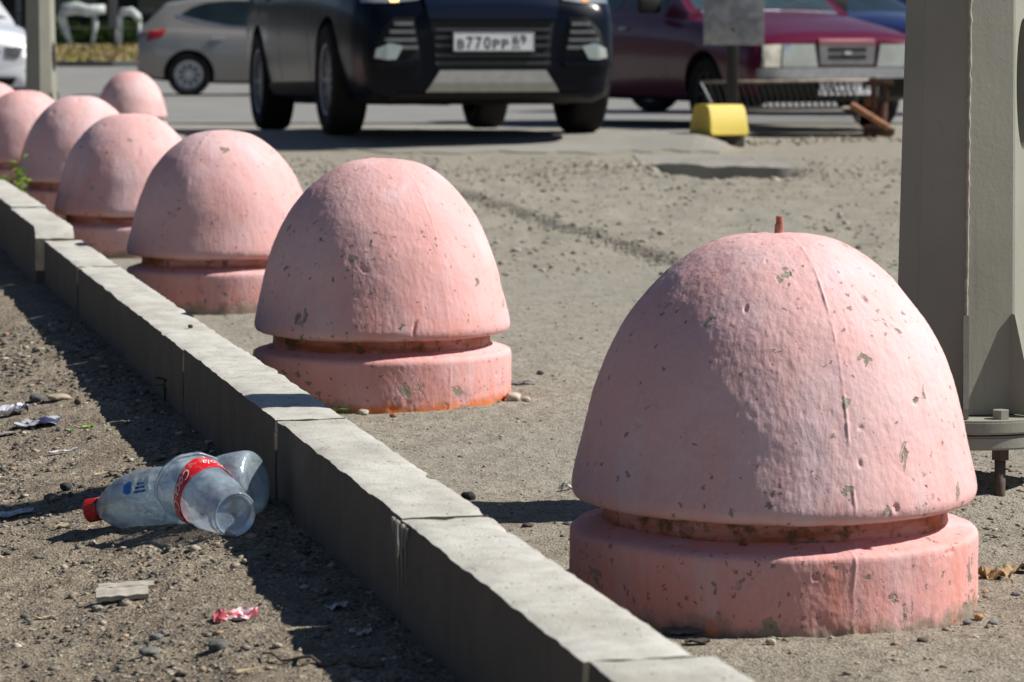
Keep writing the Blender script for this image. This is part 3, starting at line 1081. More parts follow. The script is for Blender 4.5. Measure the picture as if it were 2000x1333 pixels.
        wall([j * n for j in range(rows + 1)]); wall([j * n + n - 1 for j in range(rows + 1)])
        return bm_obj(name, bm, mat, parent or s.e, auto=35)

    def wheel(s, x, y, z, R, rimR, width, steer=0.0, spokes=10, rim=None, parent=None):
        w = empty('wheel', (x, y, z), steer, s.e)
        sg = -1 if x < 0 else 1
        hw = width / 2
        pr = [(rimR * .98, -hw * .80), (rimR * 1.04, -hw * .93), (R * .88, -hw), (R * .965, -hw * .9), (R, -hw * .66), (R, 0), (R, hw * .66), (R * .965, hw * .9), (R * .88, hw), (rimR * 1.04, hw * .93), (rimR * .98, hw * .80), (rimR * .95, 0)]
        pr2 = pr + [pr[0]]
        V, F = lathe_arrays(pr2, 48)
        Vr = V.reshape(-1, 3)[:, [2, 1, 0]].copy()
        mesh_obj('tyre', Vr, F, M_black, w, smooth=True)
        bm = bmesh.new()
        ox = sg * hw * 0.72
        cyl(bm, (ox - sg * 0.10, 0, 0), (ox - sg * 0.095, 0, 0), rimR * .96, rimR * .96, 40)
        # rim lip
        V, F = lathe_arrays([(rimR, 0.0), (rimR, 0.016), (rimR * .93, 0.010), (rimR * .90, -0.05), (rimR * .96, -0.05)], 40)
        vv = V.reshape(-1, 3)[:, [2, 1, 0]]
        bv = [bm.verts.new((ox + sg * v[0], v[1], v[2])) for v in vv]
        for f in F.tolist():
            bm.faces.new([bv[k] for k in f])
        for k in range(spokes):
            a = 2 * PI * k / spokes
            c, q = math.cos(a), math.sin(a)
            rot = Matrix.Rotation(-a, 3, 'X')
            # spoke radially along local y
            rot = Matrix(((1, 0, 0), (0, c, -q), (0, q, c)))
            box(bm, (ox - sg * 0.012, c * rimR * .53, q * rimR * .53), (0.022, rimR * .84, rimR * 2.0 / spokes * 0.62), rot, 0.003)
        cyl(bm, (ox - sg * 0.03, 0, 0), (ox + sg * 0.004, 0, 0), rimR * .24, rimR * .2, 24)
        o = bm_obj('rim', bm, rim or M_rim, w, auto=35)
        # brake disc behind, dark
        bm = bmesh.new()
        cyl(bm, (ox - sg * 0.085, 0, 0), (ox - sg * 0.06, 0, 0), rimR * .7, rimR * .7, 32)
        bm_obj('brake_disc', bm, simple('brake_disc_steel', (0.08, 0.075, 0.07), 0.5, 0.5), w, auto=40)
        return w

    def plate(s, text, region, loc, tilt=0.0, rz=0.0, digits_mat=None):
        """520 x 112 mm plate facing local -Y"""
        p = empty('number_plate', loc, rz, s.e)
        p.rotation_euler = (tilt, 0, rz)
        bm = bmesh.new()
        box(bm, (0, 0.005, 0), (0.535, 0.008, 0.145), None, 0.003)
        bm_obj('plate_holder', bm, M_trim, p)
        bm = bmesh.new()
        box(bm, (0, 0, 0.006), (0.52, 0.006, 0.118), None, 0.002)
        bm_obj('plate_blank', bm, M_white, p)
        # big digits are taller than the letters on these plates
        x = -0.235
        for ch in text:
            big = ch.isdigit()
            text_mesh('plate_character', ch, 0.105 if big else 0.083, (x, -0.0035, -0.036), p, M_ink, 0.05 if big else 0.052, bold=0.0022)
            x += 0.057
        x += 0.016
        for ch in region:
            text_mesh('plate_character', ch, 0.082, (x, -0.0035, -0.008), p, M_ink, 0.046, bold=0.0016)
            x += 0.046
        text_mesh('plate_character', 'RUS', 0.030, (x - 0.086, -0.0035, -0.038), p, M_ink, 0.045, bold=0.0006)
        bm = bmesh.new()
        box(bm, (0.120, -0.0034, 0.006), (0.003, 0.001, 0.110))
        for zz in (-0.049, 0.061): box(bm, (0, -0.0034, zz), (0.51, 0.001, 0.003))
        for xx in (-0.2555, 0.2555): box(bm, (xx, -0.0034, 0.006), (0.003, 0.001, 0.106))
        bm_obj('plate_border', bm, M_ink, p)
        return p


def text_geo(txt, size, bold=0.0, shear=0.0, res=3):
    cu = bpy.data.curves.new('t', 'FONT')
    cu.body = txt
    cu.size = size
    cu.offset = bold
    cu.shear = shear
    cu.resolution_u = res
    ob = bpy.data.objects.new('t', cu)
    COL.objects.link(ob)
    dg = bpy.context.evaluated_depsgraph_get()
    dg.update()
    me = bpy.data.meshes.new_from_object(ob.evaluated_get(dg))
    bpy.data.objects.remove(ob, do_unlink=True)
    V = np.array([v.co[:] for v in me.vertices]) if len(me.vertices) else np.zeros((0, 3))
    F = [tuple(p.vertices) for p in me.polygons]
    bpy.data.meshes.remove(me)
    return V, F


def text_mesh(name, txt, size, loc, parent, mat, width=None, bold=0.0):
    V, F = text_geo(txt, size, bold)
    if len(V) == 0: return
    V[:, 0] -= V[:, 0].min()
    if width: V[:, 0] *= width / max(V[:, 0].max(), 1e-6) * (0.88)
    n = len(V)
    front = [(v[0], 0.0, v[1]) for v in V]
    o = mesh_obj(name, front, [f for f in F], mat, parent)
    o.location = loc
    return o


# ---- dark SUV in the middle
sx, sy = at_scale(902, 299, 0.4)
yaw = math.radians(14.0)
zf = 0.097                       # wheels stand on the hump
SUV = Car('dark blue SUV with number plate В770РР 69, standing nose to camera behind the bollards', (sx, sy, zf), yaw, math.radians(-0.9), name='parked_suv')
M_navy = mat_paint('navy_black_paint', (0.003, 0.005, 0.011), 0.22, 0.0, 0.0, 0.0, 0.16)
tabS = [(-0.86, .34, .68, .80, .66), (-0.84, .25, .74, .86, .74), (-0.78, .22, .82, .93, .80), (-0.62, .20, .90, 1.00, .855), (-0.3, .20, .95, 1.05, .89), (0.3, .21, 1.00, 1.12, .905), (1.0, .22, 1.04, 1.12, .91), (2.2, .22, 1.06, 1.12, .915), (3.0, .24, 1.08, 1.14, .90), (3.5, .30, 1.06, 1.12, .86), (3.62, .40, 1.0, 1.08, .78)]
SUV.body(tabS, M_navy, [(0, .915, .355), (2.69, .915, .355)], .352)
SUV.cabin([(0.22, 1.02, 1.06, .84, .62), (0.55, 1.03, 1.24, .85, .62), (1.15, 1.03, 1.56, .86, .61), (1.7, 1.03, 1.62, .86, .61), (2.6, 1.03, 1.60, .86, .61), (3.2, 1.03, 1.50, .84, .60), (3.56, 1.03, 1.12, .80, .58)], M_navy)
SUV.patch('windscreen', 'front', [(-.56, 1.56), (.56, 1.56)], [(-.74, 1.13), (.74, 1.13)], M_glass, 'cab', 0.004)
for sd in ('left', 'right'):
    SUV.patch('side_window', sd, [(1.05, 1.44), (1.35, 1.51), (1.72, 1.53)], [(0.70, 1.11), (1.1, 1.10), (1.72, 1.11)], M_glass, 'cab')
    SUV.patch('side_window', sd, [(1.80, 1.53), (2.4, 1.52), (2.55, 1.49)], [(1.80, 1.11), (2.2, 1.12), (2.62, 1.14)], M_glass, 'cab')
    SUV.patch('side_window', sd, [(2.63, 1.48), (2.95, 1.42)], [(2.70, 1.16), (3.12, 1.24)], M_glass, 'cab')
    SUV.patch('sill_cladding', sd, [(0.44, .34), (2.25, .34)], [(0.44, .24), (2.25, .24)], M_trim, off=0.012)
    sgn = -1 if sd == 'left' else 1
    for yy in (1.55, 2.5):
        bm = bmesh.new(); box(bm, (sgn * .925, yy, .95), (.02, .20, .028), None, .008)
        bm_obj('door_handle', bm, M_navy, SUV.e, auto=40)
    for yy in (0.62, 1.74, 2.62):
        SUV.patch('door_seam', sd, [(yy, 1.0), (yy + .006, 1.0)], [(yy, .36), (yy + .006, .36)], M_ink, off=0.0012, thick=.004, cols=3)
    m_ = empty('wing_mirror', (sgn * .98, 0.72, 1.13), 0, SUV.e)
    bm = bmesh.new(); box(bm, (0, 0, 0), (.24, .11, .16), None, .04); bm_obj('mirror_housing', bm, M_navy, m_, auto=50)
    bm = bmesh.new(); box(bm, (0, .057, 0), (.19, .004, .12)); bm_obj('mirror_glass', bm, M_chrome, m_)
m = NT('lit_amber_lamp')
M_amber_lit = m.done((0.8, 0.4, 0.1), 0.3, emis=(1.0, 0.55, 0.18), estr=4.0)
# nose: grille, skid plate, fog lamps
SUV.patch('upper_grille', 'front', [(-.44, .985), (.44, .985)], [(-.42, .90), (.42, .90)], M_trim, off=0.006)
SUV.patch('grille_bar', 'front', [(-.44, .895), (.44, .895)], [(-.41, .725), (.41, .725)], mat_paint('bumper_bar_paint', (0.006, 0.011, 0.030), 0.25, 0.0, 0.0, 0.0, 0.25), off=0.016)
SUV.patch('lower_grille', 'front', [(-.40, .715), (.40, .715)], [(-.355, .415), (.355, .415)], simple('grille_void', (0.008, 0.008, 0.009), 0.7), off=0.004)
for zz in (.66, .61, .56, .50, .45):
    SUV.patch('grille_slat', 'front', [(-.37, zz + .009), (.37, zz + .009)], [(-.37, zz - .009), (.37, zz - .009)], simple('grille_slat_plastic', (0.05, 0.052, 0.056), 0.4), off=0.020, thick=.012, rows=1)
SUV.patch('skid_plate', 'front', [(-.34, .405), (.34, .405)], [(-.43, .27), (.43, .27)], M_silver, off=0.022)
SUV.patch('chin_trim', 'front', [(-.60, .262), (.60, .262)], [(-.60, .225), (.60, .225)], M_trim, off=0.010)
for sg in (-1, 1):
    SUV.patch('headlight', 'front', [(sg * .48, .93), (sg * .66, .955), (sg * .80, .955)], [(sg * .46, .845), (sg * .62, .825), (sg * .80, .83)], M_lamp, off=0.008)
    SUV.patch('side_intake', 'front', [(sg * .50, .735), (sg * .62, .735), (sg * .70, .66)], [(sg * .46, .47), (sg * .60, .46), (sg * .76, .47)], M_trim, off=0.004)
    for k, (zz, xa, xb) in enumerate(((.695, .51, .63), (.645, .50, .66), (.595, .49, .69), (.548, .48, .60))):
        SUV.patch('intake_slat', 'front', [(sg * xa, zz + .012), (sg * xb, zz + .012)], [(sg * xa, zz - .012), (sg * xb, zz - .012)], simple('intake_slat_silver', (0.20, 0.205, 0.21), 0.35, 0.5), off=0.018, thick=.01, rows=1)
    SUV.patch('fog_lamp', 'front', [(sg * .575, .555), (sg * .66, .575), (sg * .74, .54)], [(sg * .62, .475), (sg * .68, .47), (sg * .75, .485)], M_lamp, off=0.024)
    SUV.patch('bumper_ledge', 'front', [(sg * .44, .462), (sg * .78, .462)], [(sg * .47, .43), (sg * .78, .43)], M_navy, off=0.035)
    SUV.patch('indicator_lamp', 'front', [(sg * .59, .885), (sg * .64, .885)], [(sg * .59, .835), (sg * .64, .835)], M_amber_lit if sg < 0 else simple('amber_lens', (0.75, 0.30, 0.05), 0.2), off=0.014)
    for wy in (0, 2.69):
        SUV.wheel(sg * .80, wy, .355, .355, .232, .235, 0.0, 5 * 2, M_rimdark)
SUV.plate('B770PP', '69', (0.0, -0.895, .575))
bm = bmesh.new()
box(bm, (0, 1.3, .235), (1.2, 3.6, .09), None, .02)
cyl(bm, (-.62, 0, .33), (.62, 0, .33), .05, seg=12)
cyl(bm, (-.62, 2.69, .33), (.62, 2.69, .33), .06, seg=12)
cyl(bm, (.45, 2.4, .24), (.45, 3.4, .24), .07, seg=12)
bm_obj('underbody', bm, simple('underbody_black', (0.012, 0.012, 0.012), 0.8), SUV.e, auto=40)

# ---- crimson hatchback parked at the right
rx, ry = at_scale(1650, 255, 0.5)
ryaw = math.radians(24)
hx, hy = math.sin(ryaw), -math.cos(ryaw)
RED = Car('crimson hatchback with squarish headlamps, parked facing right behind the grey sign plate', (rx - hx * .78, ry - hy * .78, 0.005), ryaw, 0)
M_crim = mat_paint('crimson_paint', (0.095, 0.007, 0.028), 0.26, 0.0, 0.0, 0.3, 0.3)
tabR = [(-.80, .42, .60, .69, .70), (-.78, .34, .64, .73, .76), (-.70, .26, .70, .77, .80), (-.3, .22, .78, .85, .82), (.25, .22, .86, .93, .825), (1.2, .22, .90, .96, .825), (2.4, .22, .92, .96, .82), (3.0, .28, .92, .96, .80), (3.25, .42, .86, .92, .72)]
RED.body(tabR, M_crim, [(0, .82, .285), (2.47, .82, .285)], .285)
RED.cabin([(0.42, .86, .92, .74, .56), (1.15, .87, 1.36, .76, .56), (1.6, .87, 1.42, .77, .56), (2.4, .87, 1.41, .77, .56), (2.8, .87, 1.34, .75, .55), (3.2, .87, .98, .70, .52)], M_crim)
RED.patch('windscreen', 'front', [(-.53, 1.33), (.53, 1.33)], [(-.64, .955), (.64, .955)], simple('blue_green_windscreen', (0.035, 0.06, 0.07), 0.06, vary=0.3, scale=3, spec=0.9), 'cab', 0.004)
RED.patch('cowl_strip', 'front', [(-.60, .945), (.60, .945)], [(-.62, .918), (.62, .918)], M_chrome, 'cab', 0.008)
for sd in ('left', 'right'):
    sgn = -1 if sd == 'left' else 1
    RED.patch('side_window', sd, [(1.10, 1.28), (1.52, 1.34)], [(.78, .95), (1.52, .95)], M_glass, 'cab')
    RED.patch('side_window', sd, [(1.62, 1.34), (2.32, 1.33)], [(1.62, .95), (2.32, .96)], M_glass, 'cab')
    RED.patch('side_window', sd, [(2.42, 1.31), (2.62, 1.28)], [(2.42, .97), (2.86, .99)], M_glass, 'cab')
    for yy in (.62, 1.57, 2.37):
        RED.patch('door_seam', sd, [(yy, .88), (yy + .006, .88)], [(yy, .30), (yy + .006, .30)], M_ink, off=0.0012, thick=.004, cols=3)
    for yy in (1.42, 2.25):
        bm = bmesh.new(); box(bm, (sgn * .818, yy, .80), (.02, .13, .022), None, .005)
        bm_obj('door_handle', bm, M_silver, RED.e, auto=40)
    m_ = empty('wing_mirror', (sgn * .86, .86, .98), 0, RED.e)
    bm = bmesh.new(); box(bm, (0, 0, 0), (.19, .07, .12), None, .02); bm_obj('mirror_housing', bm, M_trim, m_, auto=50)
    bm = bmesh.new(); box(bm, (0, .037, 0), (.15, .004, .09)); bm_obj('mirror_glass', bm, M_chrome, m_)
    h = RED.patch('headlight', 'front', [(sgn * .29, .672), (sgn * .56, .672)], [(sgn * .26, .50), (sgn * .57, .50)], M_lamp, off=0.022, thick=.03)
    RED.patch('corner_lamp', 'front', [(sgn * .57, .672), (sgn * .705, .665)], [(sgn * .58, .50), (sgn * .735, .50)], simple('corner_lens', (0.60, 0.58, 0.48), 0.15, vary=0.2, coat=1.0), off=0.016, thick=.03)
    bm = bmesh.new()
    a_ = Vector((sgn * .30 - .28, .48, .945)); b_ = Vector((sgn * .30 + .22, .62, 1.03))
    tube(bm, [a_, (a_ + b_) / 2 + Vector((0, -.02, .015)), b_], .008, 6)
    bm_obj('wiper', bm, M_trim, RED.e)
    for wy in (0, 2.47):
        RED.wheel(sgn * .72, wy, .285, .285, .175, .17, 0.0, 8, M_rimblack)
RED.patch('bonnet_lip', 'front', [(-.245, .715), (.245, .715)], [(-.245, .672), (.245, .672)], mat_paint('faded_crimson', (0.30, 0.10, 0.13), 0.3, 0.1), off=0.018)
gr = RED.patch('grille', 'front', [(-.245, .665), (.245, .665)], [(-.235, .515), (.235, .515)], simple('grille_grey', (0.17, 0.17, 0.175), 0.45), off=0.018, thick=.03)
for zz in (.632, .575):
    RED.patch('grille_opening', 'front', [(-.165, zz + .016), (.165, zz + .016)], [(-.165, zz - .016), (.165, zz - .016)], M_ink, off=0.021, thick=.002, rows=1, parent=gr)
RED.patch('grille_badge', 'front', [(-.03, .618), (.03, .618)], [(-.03, .592), (.03, .592)], M_chrome, off=0.028, thick=.006, rows=1, parent=gr)
RED.patch('bumper', 'front', [(-.76, .49), (0, .495), (.76, .49)], [(-.76, .415), (0, .41), (.76, .415)], simple('bumper_grey', (0.30, 0.30, 0.31), 0.4), off=0.06, thick=.04)
RED.patch('lower_bumper', 'front', [(-.74, .405), (.74, .405)], [(-.72, .27), (.72, .27)], M_trim, off=0.03)
RED.plate('X802XX', '18', (0.0, -0.835, .335))

# ---- grey-beige hatchback crossing at the left, seen from its side and tail
gx, gy = at_scale(371, 131, 0.2)
gyaw = math.radians(95)
GR = Car('silver grey hatchback with red tail lamp, side-on behind the bollards at the left', (0, 0, 0), gyaw, 0)
# rear axle sits at (gx, gy): the origin is the front axle
GR.e.location = (gx + math.sin(gyaw) * 2.6, gy - math.cos(gyaw) * 2.6, gzf(gx, gy) + 0.012)
M_grey = mat_paint('silver_beige_paint', (0.30, 0.285, 0.265), 0.28, 0.35, 0.35)
tabG = [(-.82, .36, .62, .72, .62), (-.78, .26, .68, .80, .74), (-.6, .20, .76, .88, .83), (0, .18, .86, .96, .87), (.6, .18, .90, 1.0, .88), (2.0, .18, .95, 1.0, .88), (2.7, .20, .98, 1.02, .87), (3.1, .24, .98, 1.02, .84), (3.24, .28, .96, 1.0, .80), (3.34, .34, .88, .94, .74)]
GR.body(tabG, M_grey, [(0, .88, .315), (2.6, .88, .315)], .315)
GR.cabin([(.35, .90, .96, .78, .58), (1.1, .91, 1.38, .80, .58), (1.6, .92, 1.47, .80, .58), (2.4, .92, 1.45, .80, .57), (2.95, .92, 1.36, .78, .55), (3.28, .92, 1.02, .72, .52)], M_grey)
for sd in ('left', 'right'):
    sgn = -1 if sd == 'left' else 1
    GR.patch('side_window', sd, [(.95, 1.27), (1.45, 1.385)], [(.62, .99), (1.45, 1.01)], M_glass, 'cab')
    GR.patch('side_window', sd, [(1.50, 1.39), (2.0, 1.40), (2.35, 1.365), (2.55, 1.30)], [(1.50, 1.01), (2.0, 1.035), (2.35, 1.10), (2.72, 1.19)], M_glass, 'cab')
    GR.patch('window_trim', sd, [(.70, .985), (1.5, .998), (2.1, 1.035), (2.45, 1.10), (2.78, 1.19)], [(.70, .970), (1.5, .982), (2.1, 1.018), (2.47, 1.078), (2.80, 1.17)], M_chrome, 'cab', off=.008, rows=1)
    for yy in (.55, 1.47, 2.28):
        GR.patch('door_seam', sd, [(yy, .92), (yy + .006, .92)], [(yy, .26), (yy + .006, .26)], M_ink, off=0.0012, thick=.004, cols=3)
    for yy in (1.35, 2.16):
        bm = bmesh.new(); box(bm, (sgn * .878, yy, .865), (.03, .19, .03), None, .008)
        bm_obj('door_handle', bm, M_chrome, GR.e, auto=40)
    GR.patch('tail_lamp', sd, [(2.92, .985), (3.18, .98)], [(2.98, .87), (3.22, .80)], M_redlamp, off=.006)
    GR.patch('headlight', 'front', [(sgn * .40, .70), (sgn * .62, .72)], [(sgn * .42, .60), (sgn * .62, .60)], M_lamp, off=.008)
    m_ = empty('wing_mirror', (sgn * .92, .78, 1.02), 0, GR.e)
    bm = bmesh.new(); box(bm, (0, 0, 0), (.20, .09, .13), None, .03); bm_obj('mirror_housing', bm, M_grey, m_, auto=50)
    for wy in (0, 2.6):
        GR.wheel(sgn * .775, wy, .315, .315, .208, .20, 0.0, 9, M_rim)
GR.patch('tail_lamp', 'rear', [(-.74, .97), (-.48, .965)], [(-.72, .82), (-.52, .86)], M_redlamp, off=.01)
GR.patch('tail_lamp', 'rear', [(.74, .97), (.48, .965)], [(.72, .82), (.52, .86)], M_redlamp, off=.01)
GR.patch('rear_window', 'rear', [(-.50, 1.33), (.50, 1.33)], [(-.62, 1.06), (.62, 1.06)], M_glass, 'cab', .006)
GR.patch('rear_bumper_trim', 'rear', [(-.66, .47), (.66, .47)], [(-.62, .36), (.62, .36)], M_trim, off=.012)
GR.patch('windscreen', 'front', [(-.52, 1.37), (.52, 1.37)], [(-.68, 1.0), (.68, 1.0)], M_glass, 'cab')
bm = bmesh.new(); box(bm, (sgn * .885, 2.62, .80), (.012, .14, .14), None, .005)
bm_obj('fuel_flap', bm, M_grey, GR.e, auto=40)

# ---- white car nosing in at the very left
wx, wy_ = at_scale(-95, 172, 0.5)
WH = Car('white car at the extreme left edge with its front wing and lamp in view', (wx, wy_, gzf(wx, wy_) + 0.0), math.radians(20), 0)
M_wh = mat_paint('white_paint', (0.74, 0.76, 0.80), 0.22, 0.12)
tabW = [(-.84, .38, .64, .74, .66), (-.80, .26, .70, .80, .76), (-.64, .20, .80, .90, .84), (0, .19, .92, 1.00, .89), (.6, .19, .96, 1.04, .89), (2.0, .19, .98, 1.02, .89), (3.0, .24, 1.0, 1.04, .86), (3.4, .36, .94, 1.0, .76)]
WH.body(tabW, M_wh, [(0, .89, .32), (2.6, .89, .32)], .32)
WH.cabin([(.35, .94, 1.0, .80, .60), (1.1, .95, 1.42, .82, .60), (1.6, .95, 1.50, .82, .60), (2.5, .95, 1.48, .82, .58), (3.3, .95, 1.06, .74, .54)], M_wh)
WH.patch('windscreen', 'front', [(-.56, 1.40), (.56, 1.40)], [(-.72, 1.02), (.72, 1.02)], M_glass, 'cab')
WH.patch('lower_grille', 'front', [(-.58, .36), (.58, .36)], [(-.54, .27), (.54, .27)], M_trim, off=.01)
WH.patch('grille', 'front', [(-.40, .66), (.40, .66)], [(-.36, .54), (.36, .54)], M_trim, off=.01)
for sgn, sd in ((-1, 'left'), (1, 'right')):
    WH.patch('headlight', 'front', [(sgn * .46, .70), (sgn * .68, .70)], [(sgn * .46, .58), (sgn * .60, .57)], simple('smoked_lamp', (0.10, 0.10, 0.11), 0.12, coat=1.0, vary=.4), off=.01)
    WH.patch('side_window', sd, [(1.0, 1.33), (1.5, 1.42), (2.6, 1.40)], [(.68, 1.02), (1.5, 1.02), (2.9, 1.08)], M_glass, 'cab')
    for q in (0, 2.6): WH.wheel(sgn * .78, q, .32, .32, .21, .20, 0, 10, M_rim)

# ---- dark blue car behind the red one
bx, by = at_scale(1745, 200, 0.5)
BL = Car('dark blue car half hidden beyond the crimson hatchback and the near steel post', (bx + .2, by + .5, gzf(bx, by) + 0.012), math.radians(48), 0)
M_bl = mat_paint('dark_blue_paint', (0.012, 0.02, 0.09), 0.2, 0.08)
BL.body(tabW, M_bl, [(0, .89, .32), (2.6, .89, .32)], .32)
BL.cabin([(.35, .94, 1.0, .80, .60), (1.1, .95, 1.42, .82, .60), (1.6, .95, 1.50, .82, .60), (2.5, .95, 1.48, .82, .58), (3.3, .95, 1.06, .74, .54)], M_bl)
BL.patch('windscreen', 'front', [(-.56, 1.40), (.56, 1.40)], [(-.72, 1.02), (.72, 1.02)], M_glass, 'cab')
BL.patch('grille', 'front', [(-.40, .66), (.40, .66)], [(-.36, .54), (.36, .54)], M_trim, off=.01)
for sgn, sd in ((-1, 'left'), (1, 'right')):
    BL.patch('side_window', sd, [(1.0, 1.33), (1.5, 1.42), (2.6, 1.40)], [(.68, 1.02), (1.5, 1.02), (2.9, 1.08)], M_glass, 'cab')
    BL.patch('headlight', 'front', [(sgn * .46, .70), (sgn * .70, .70)], [(sgn * .46, .58), (sgn * .66, .57)], M_lamp, off=.01)
    for q in (0, 2.6): BL.wheel(sgn * .78, q, .32, .32, .21, .20, 0, 10, M_rim)


# ------------------------------------------------------------------ sign, yellow block, mesh barrier
M_sheet = None
m = NT('weathered_sign_sheet')
co = m.coord()
c = m.ramp(m.noise(co, 9, 6, 0.65, 0.8), [(0.3, (0.20, 0.20, 0.22)), (0.5, (0.32, 0.32, 0.34)), (0.62, (0.42, 0.42, 0.41)), (0.75, (0.56, 0.55, 0.51))])
M_sheet = m.done(c, 0.6, m.bump(m.noise(co, 20, 4), 0.5, 0.004), metal=0.2)
qx, qy = at_scale(1430, 285, 0.4)
sg_ = empty('sign_post', (qx, qy, gzf(qx, qy)))
tag(sg_, 'weathered blank grey metal sign plate on a dark pole behind the yellow block', 'sign')
bm = bmesh.new(); box(bm, (0, 0, .35), (.078, .06, .98), None, .008)
bm_obj('pole', bm, simple('dark_brown_pole', (0.030, 0.028, 0.022), 0.7), sg_, auto=40)
bm = bmesh.new(); box(bm, (0.006, -.036, .865), (.412, .006, .46), None, .002)
bm_obj('sign_plate', bm, M_sheet, sg_, auto=40)
bm = bmesh.new()
for zz in (.74, 1.02): cyl(bm, (0, -.046, zz), (0, -.037, zz), .012, seg=6)
bm_obj('rivet', bm, M_rust, sg_)

yx, yy_ = at_scale(1404, 298, 0.15)
yb = empty('yellow_block', (yx, yy_, gzf(yx, yy_) + 0.0), math.radians(22))
tag(yb, 'yellow painted concrete block with sloped sides at the end of the asphalt hump', 'block')
bm = bmesh.new()
L2 = .135
prof = [(-.17, 0), (-.165, .03), (-.125, .165), (-.095, .20), (.095, .20), (.125, .165), (.165, .03), (.17, 0)]
a = [bm.verts.new((-L2, p, q)) for p, q in prof]; b = [bm.verts.new((L2, p, q)) for p, q in prof]
bm.faces.new(a[::-1]); bm.faces.new(b)
for k in range(len(prof)):
    k2 = (k + 1) % len(prof)
    bm.faces.new((a[k], a[k2], b[k2], b[k]))
bmesh.ops.bevel(bm, geom=list(bm.edges), offset=.008, segments=2, affect='EDGES')
m = NT('yellow_paint')
co = m.coord()
c = m.mix(m.ramp(m.noise(co, 24, 6, .65), [(.62, 0.0), (.74, .5)]), (0.72, 0.56, 0.09), (0.40, 0.33, 0.16))
o = bm_obj('block_body', bm, m.done(c, .55, m.bump(m.noise(co, 50, 4), .4, .003)), yb, auto=35)
o.location.z = .03
bm = bmesh.new()
box(bm, (.06, 0, -.005), (.16, .20, .085), None, .004)
bm_obj('block_foot', bm, simple('dark_foot', (0.05, 0.045, 0.04), .9), yb)

# bent steel mesh barrier in front of the crimson car
fx, fy = at_scale(1530, 268, 0.3)
fz = gzf(fx, fy)
fb = empty('mesh_barrier', (fx, fy, fz), math.radians(2))
tag(fb, 'low rusty steel barrier of bars and wire mesh in front of the crimson hatchback', 'barrier')
M_bar = simple('flaking_bar_paint', (0.27, 0.22, 0.18), .7, .2, vary=.5, scale=9)
bm = bmesh.new()
zt_, zl_ = .403 - fz, .215 - fz
tube(bm, [(-.60, 0, zt_), (-.2, .004, zt_ + .003), (.62, 0, zt_ + .012)], .012, 8)
bm_obj('top_rail', bm, M_bar, fb, smooth=True)
bm = bmesh.new(); tube(bm, [(-.50, .0, zl_), (0, .004, zl_ - .005), (.55, 0, zl_)], .012, 8)
bm_obj('lower_rail', bm, M_bar, fb, smooth=True)
bm = bmesh.new(); tube(bm, [(-.60, 0, zt_), (-.50, 0, zl_ - .02), (-.485, 0, .0)], .012, 8)
bm_obj('end_bar', bm, simple('pale_bar_paint', (0.40, 0.43, 0.42), .6), fb, smooth=True)
ws = None
for k in range(24):
    t = -.55 + k * .047
    bm = bmesh.new()
    tube(bm, [(t - .04, .008, zt_), (t + .02, .008, zl_)], .0075, 6)
    o = bm_obj('slat', bm, simple('dark_slat_paint', (0.045, 0.047, 0.04), .7) if k == 0 else M_slat, fb)
    if k == 0: M_slat = o.data.materials[0]
bm = bmesh.new()
for k in range(34):
    t = -.47 + k * .031
    cyl(bm, (t, .012, .005), (t + .006, .012, zl_), .0016, seg=4, caps=False)
for k in range(7):
    zz = .02 + k * .028
    cyl(bm, (-.48, .010, zz), (.56, .010, zz), .0016, seg=4, caps=False)
tag(bm_obj('wire_mesh', bm, simple('galvanised_wire', (0.36, 0.35, 0.33), .6, .3), fb), kind='stuff')
bm = bmesh.new(); box(bm, (0.06, .02, .012), (1.15, .05, .035), None, .006)
bm_obj('bottom_rail', bm, simple('dark_rail', (0.05, 0.045, 0.04), .8), fb)

rx_, ry__ = at_scale(1712, 270, 0.3)
rr_ = empty('rusty_lock_frame', (rx_, ry__, gzf(rx_, ry__)))
tag(rr_, 'rusty brown steel bracket with a slanting pipe, at the right end of the mesh barrier', 'bracket')
bm = bmesh.new()
box(bm, (-.02, 0, .22), (.045, .03, .44), None, .005)
box(bm, (.07, .02, .24), (.03, .03, .36), None, .005)
box(bm, (.02, .0, .40), (.20, .04, .035), None, .005)
box(bm, (.02, .01, .05), (.22, .10, .07), Matrix.Rotation(.12, 3, 'Y'), .01)
cyl(bm, (.03, .02, .08), (.05, .02, .26), .05, .035, 12)
bm_obj('frame', bm, simple('dark_rust', (0.075, 0.035, 0.022), .8, vary=.5, scale=14), rr_, auto=40)
bm = bmesh.new(); cyl(bm, (-.19, -.05, .245), (.085, -.07, .075), .024, seg=16)
bm_obj('pipe', bm, simple('orange_rust', (0.34, 0.155, 0.085), .8, vary=.35, scale=16), rr_, auto=40)
bm = bmesh.new(); cyl(bm, (-.07, .0, .23), (-.06, .0, .31), .03, .02, 12)
bm_obj('hinge', bm, M_rust, rr_, auto=40)

# ------------------------------------------------------------------ far side of the road
far = empty('far_kerb', (0, 69.6, 0)); tag(far, kind='structure')
rk = random.Random(9)
kx = -40.0
k = 0
M_fk = [simple('far_kerb_pale', (0.40, 0.39, 0.36), .9), simple('far_kerb_dark', (0.10, 0.10, 0.105), .9)]
while kx < 40:
    L = 1.0
    dark = (-15 < kx < -9.2) or (rk.random() < .3 and kx > -8)
    bm = bmesh.new(); box(bm, (kx + L / 2, 0, .165), (L - .015, .18, .24), None, .01)
    bm_obj('kerb_block', bm, M_fk[1 if dark else 0], far)
    kx += L
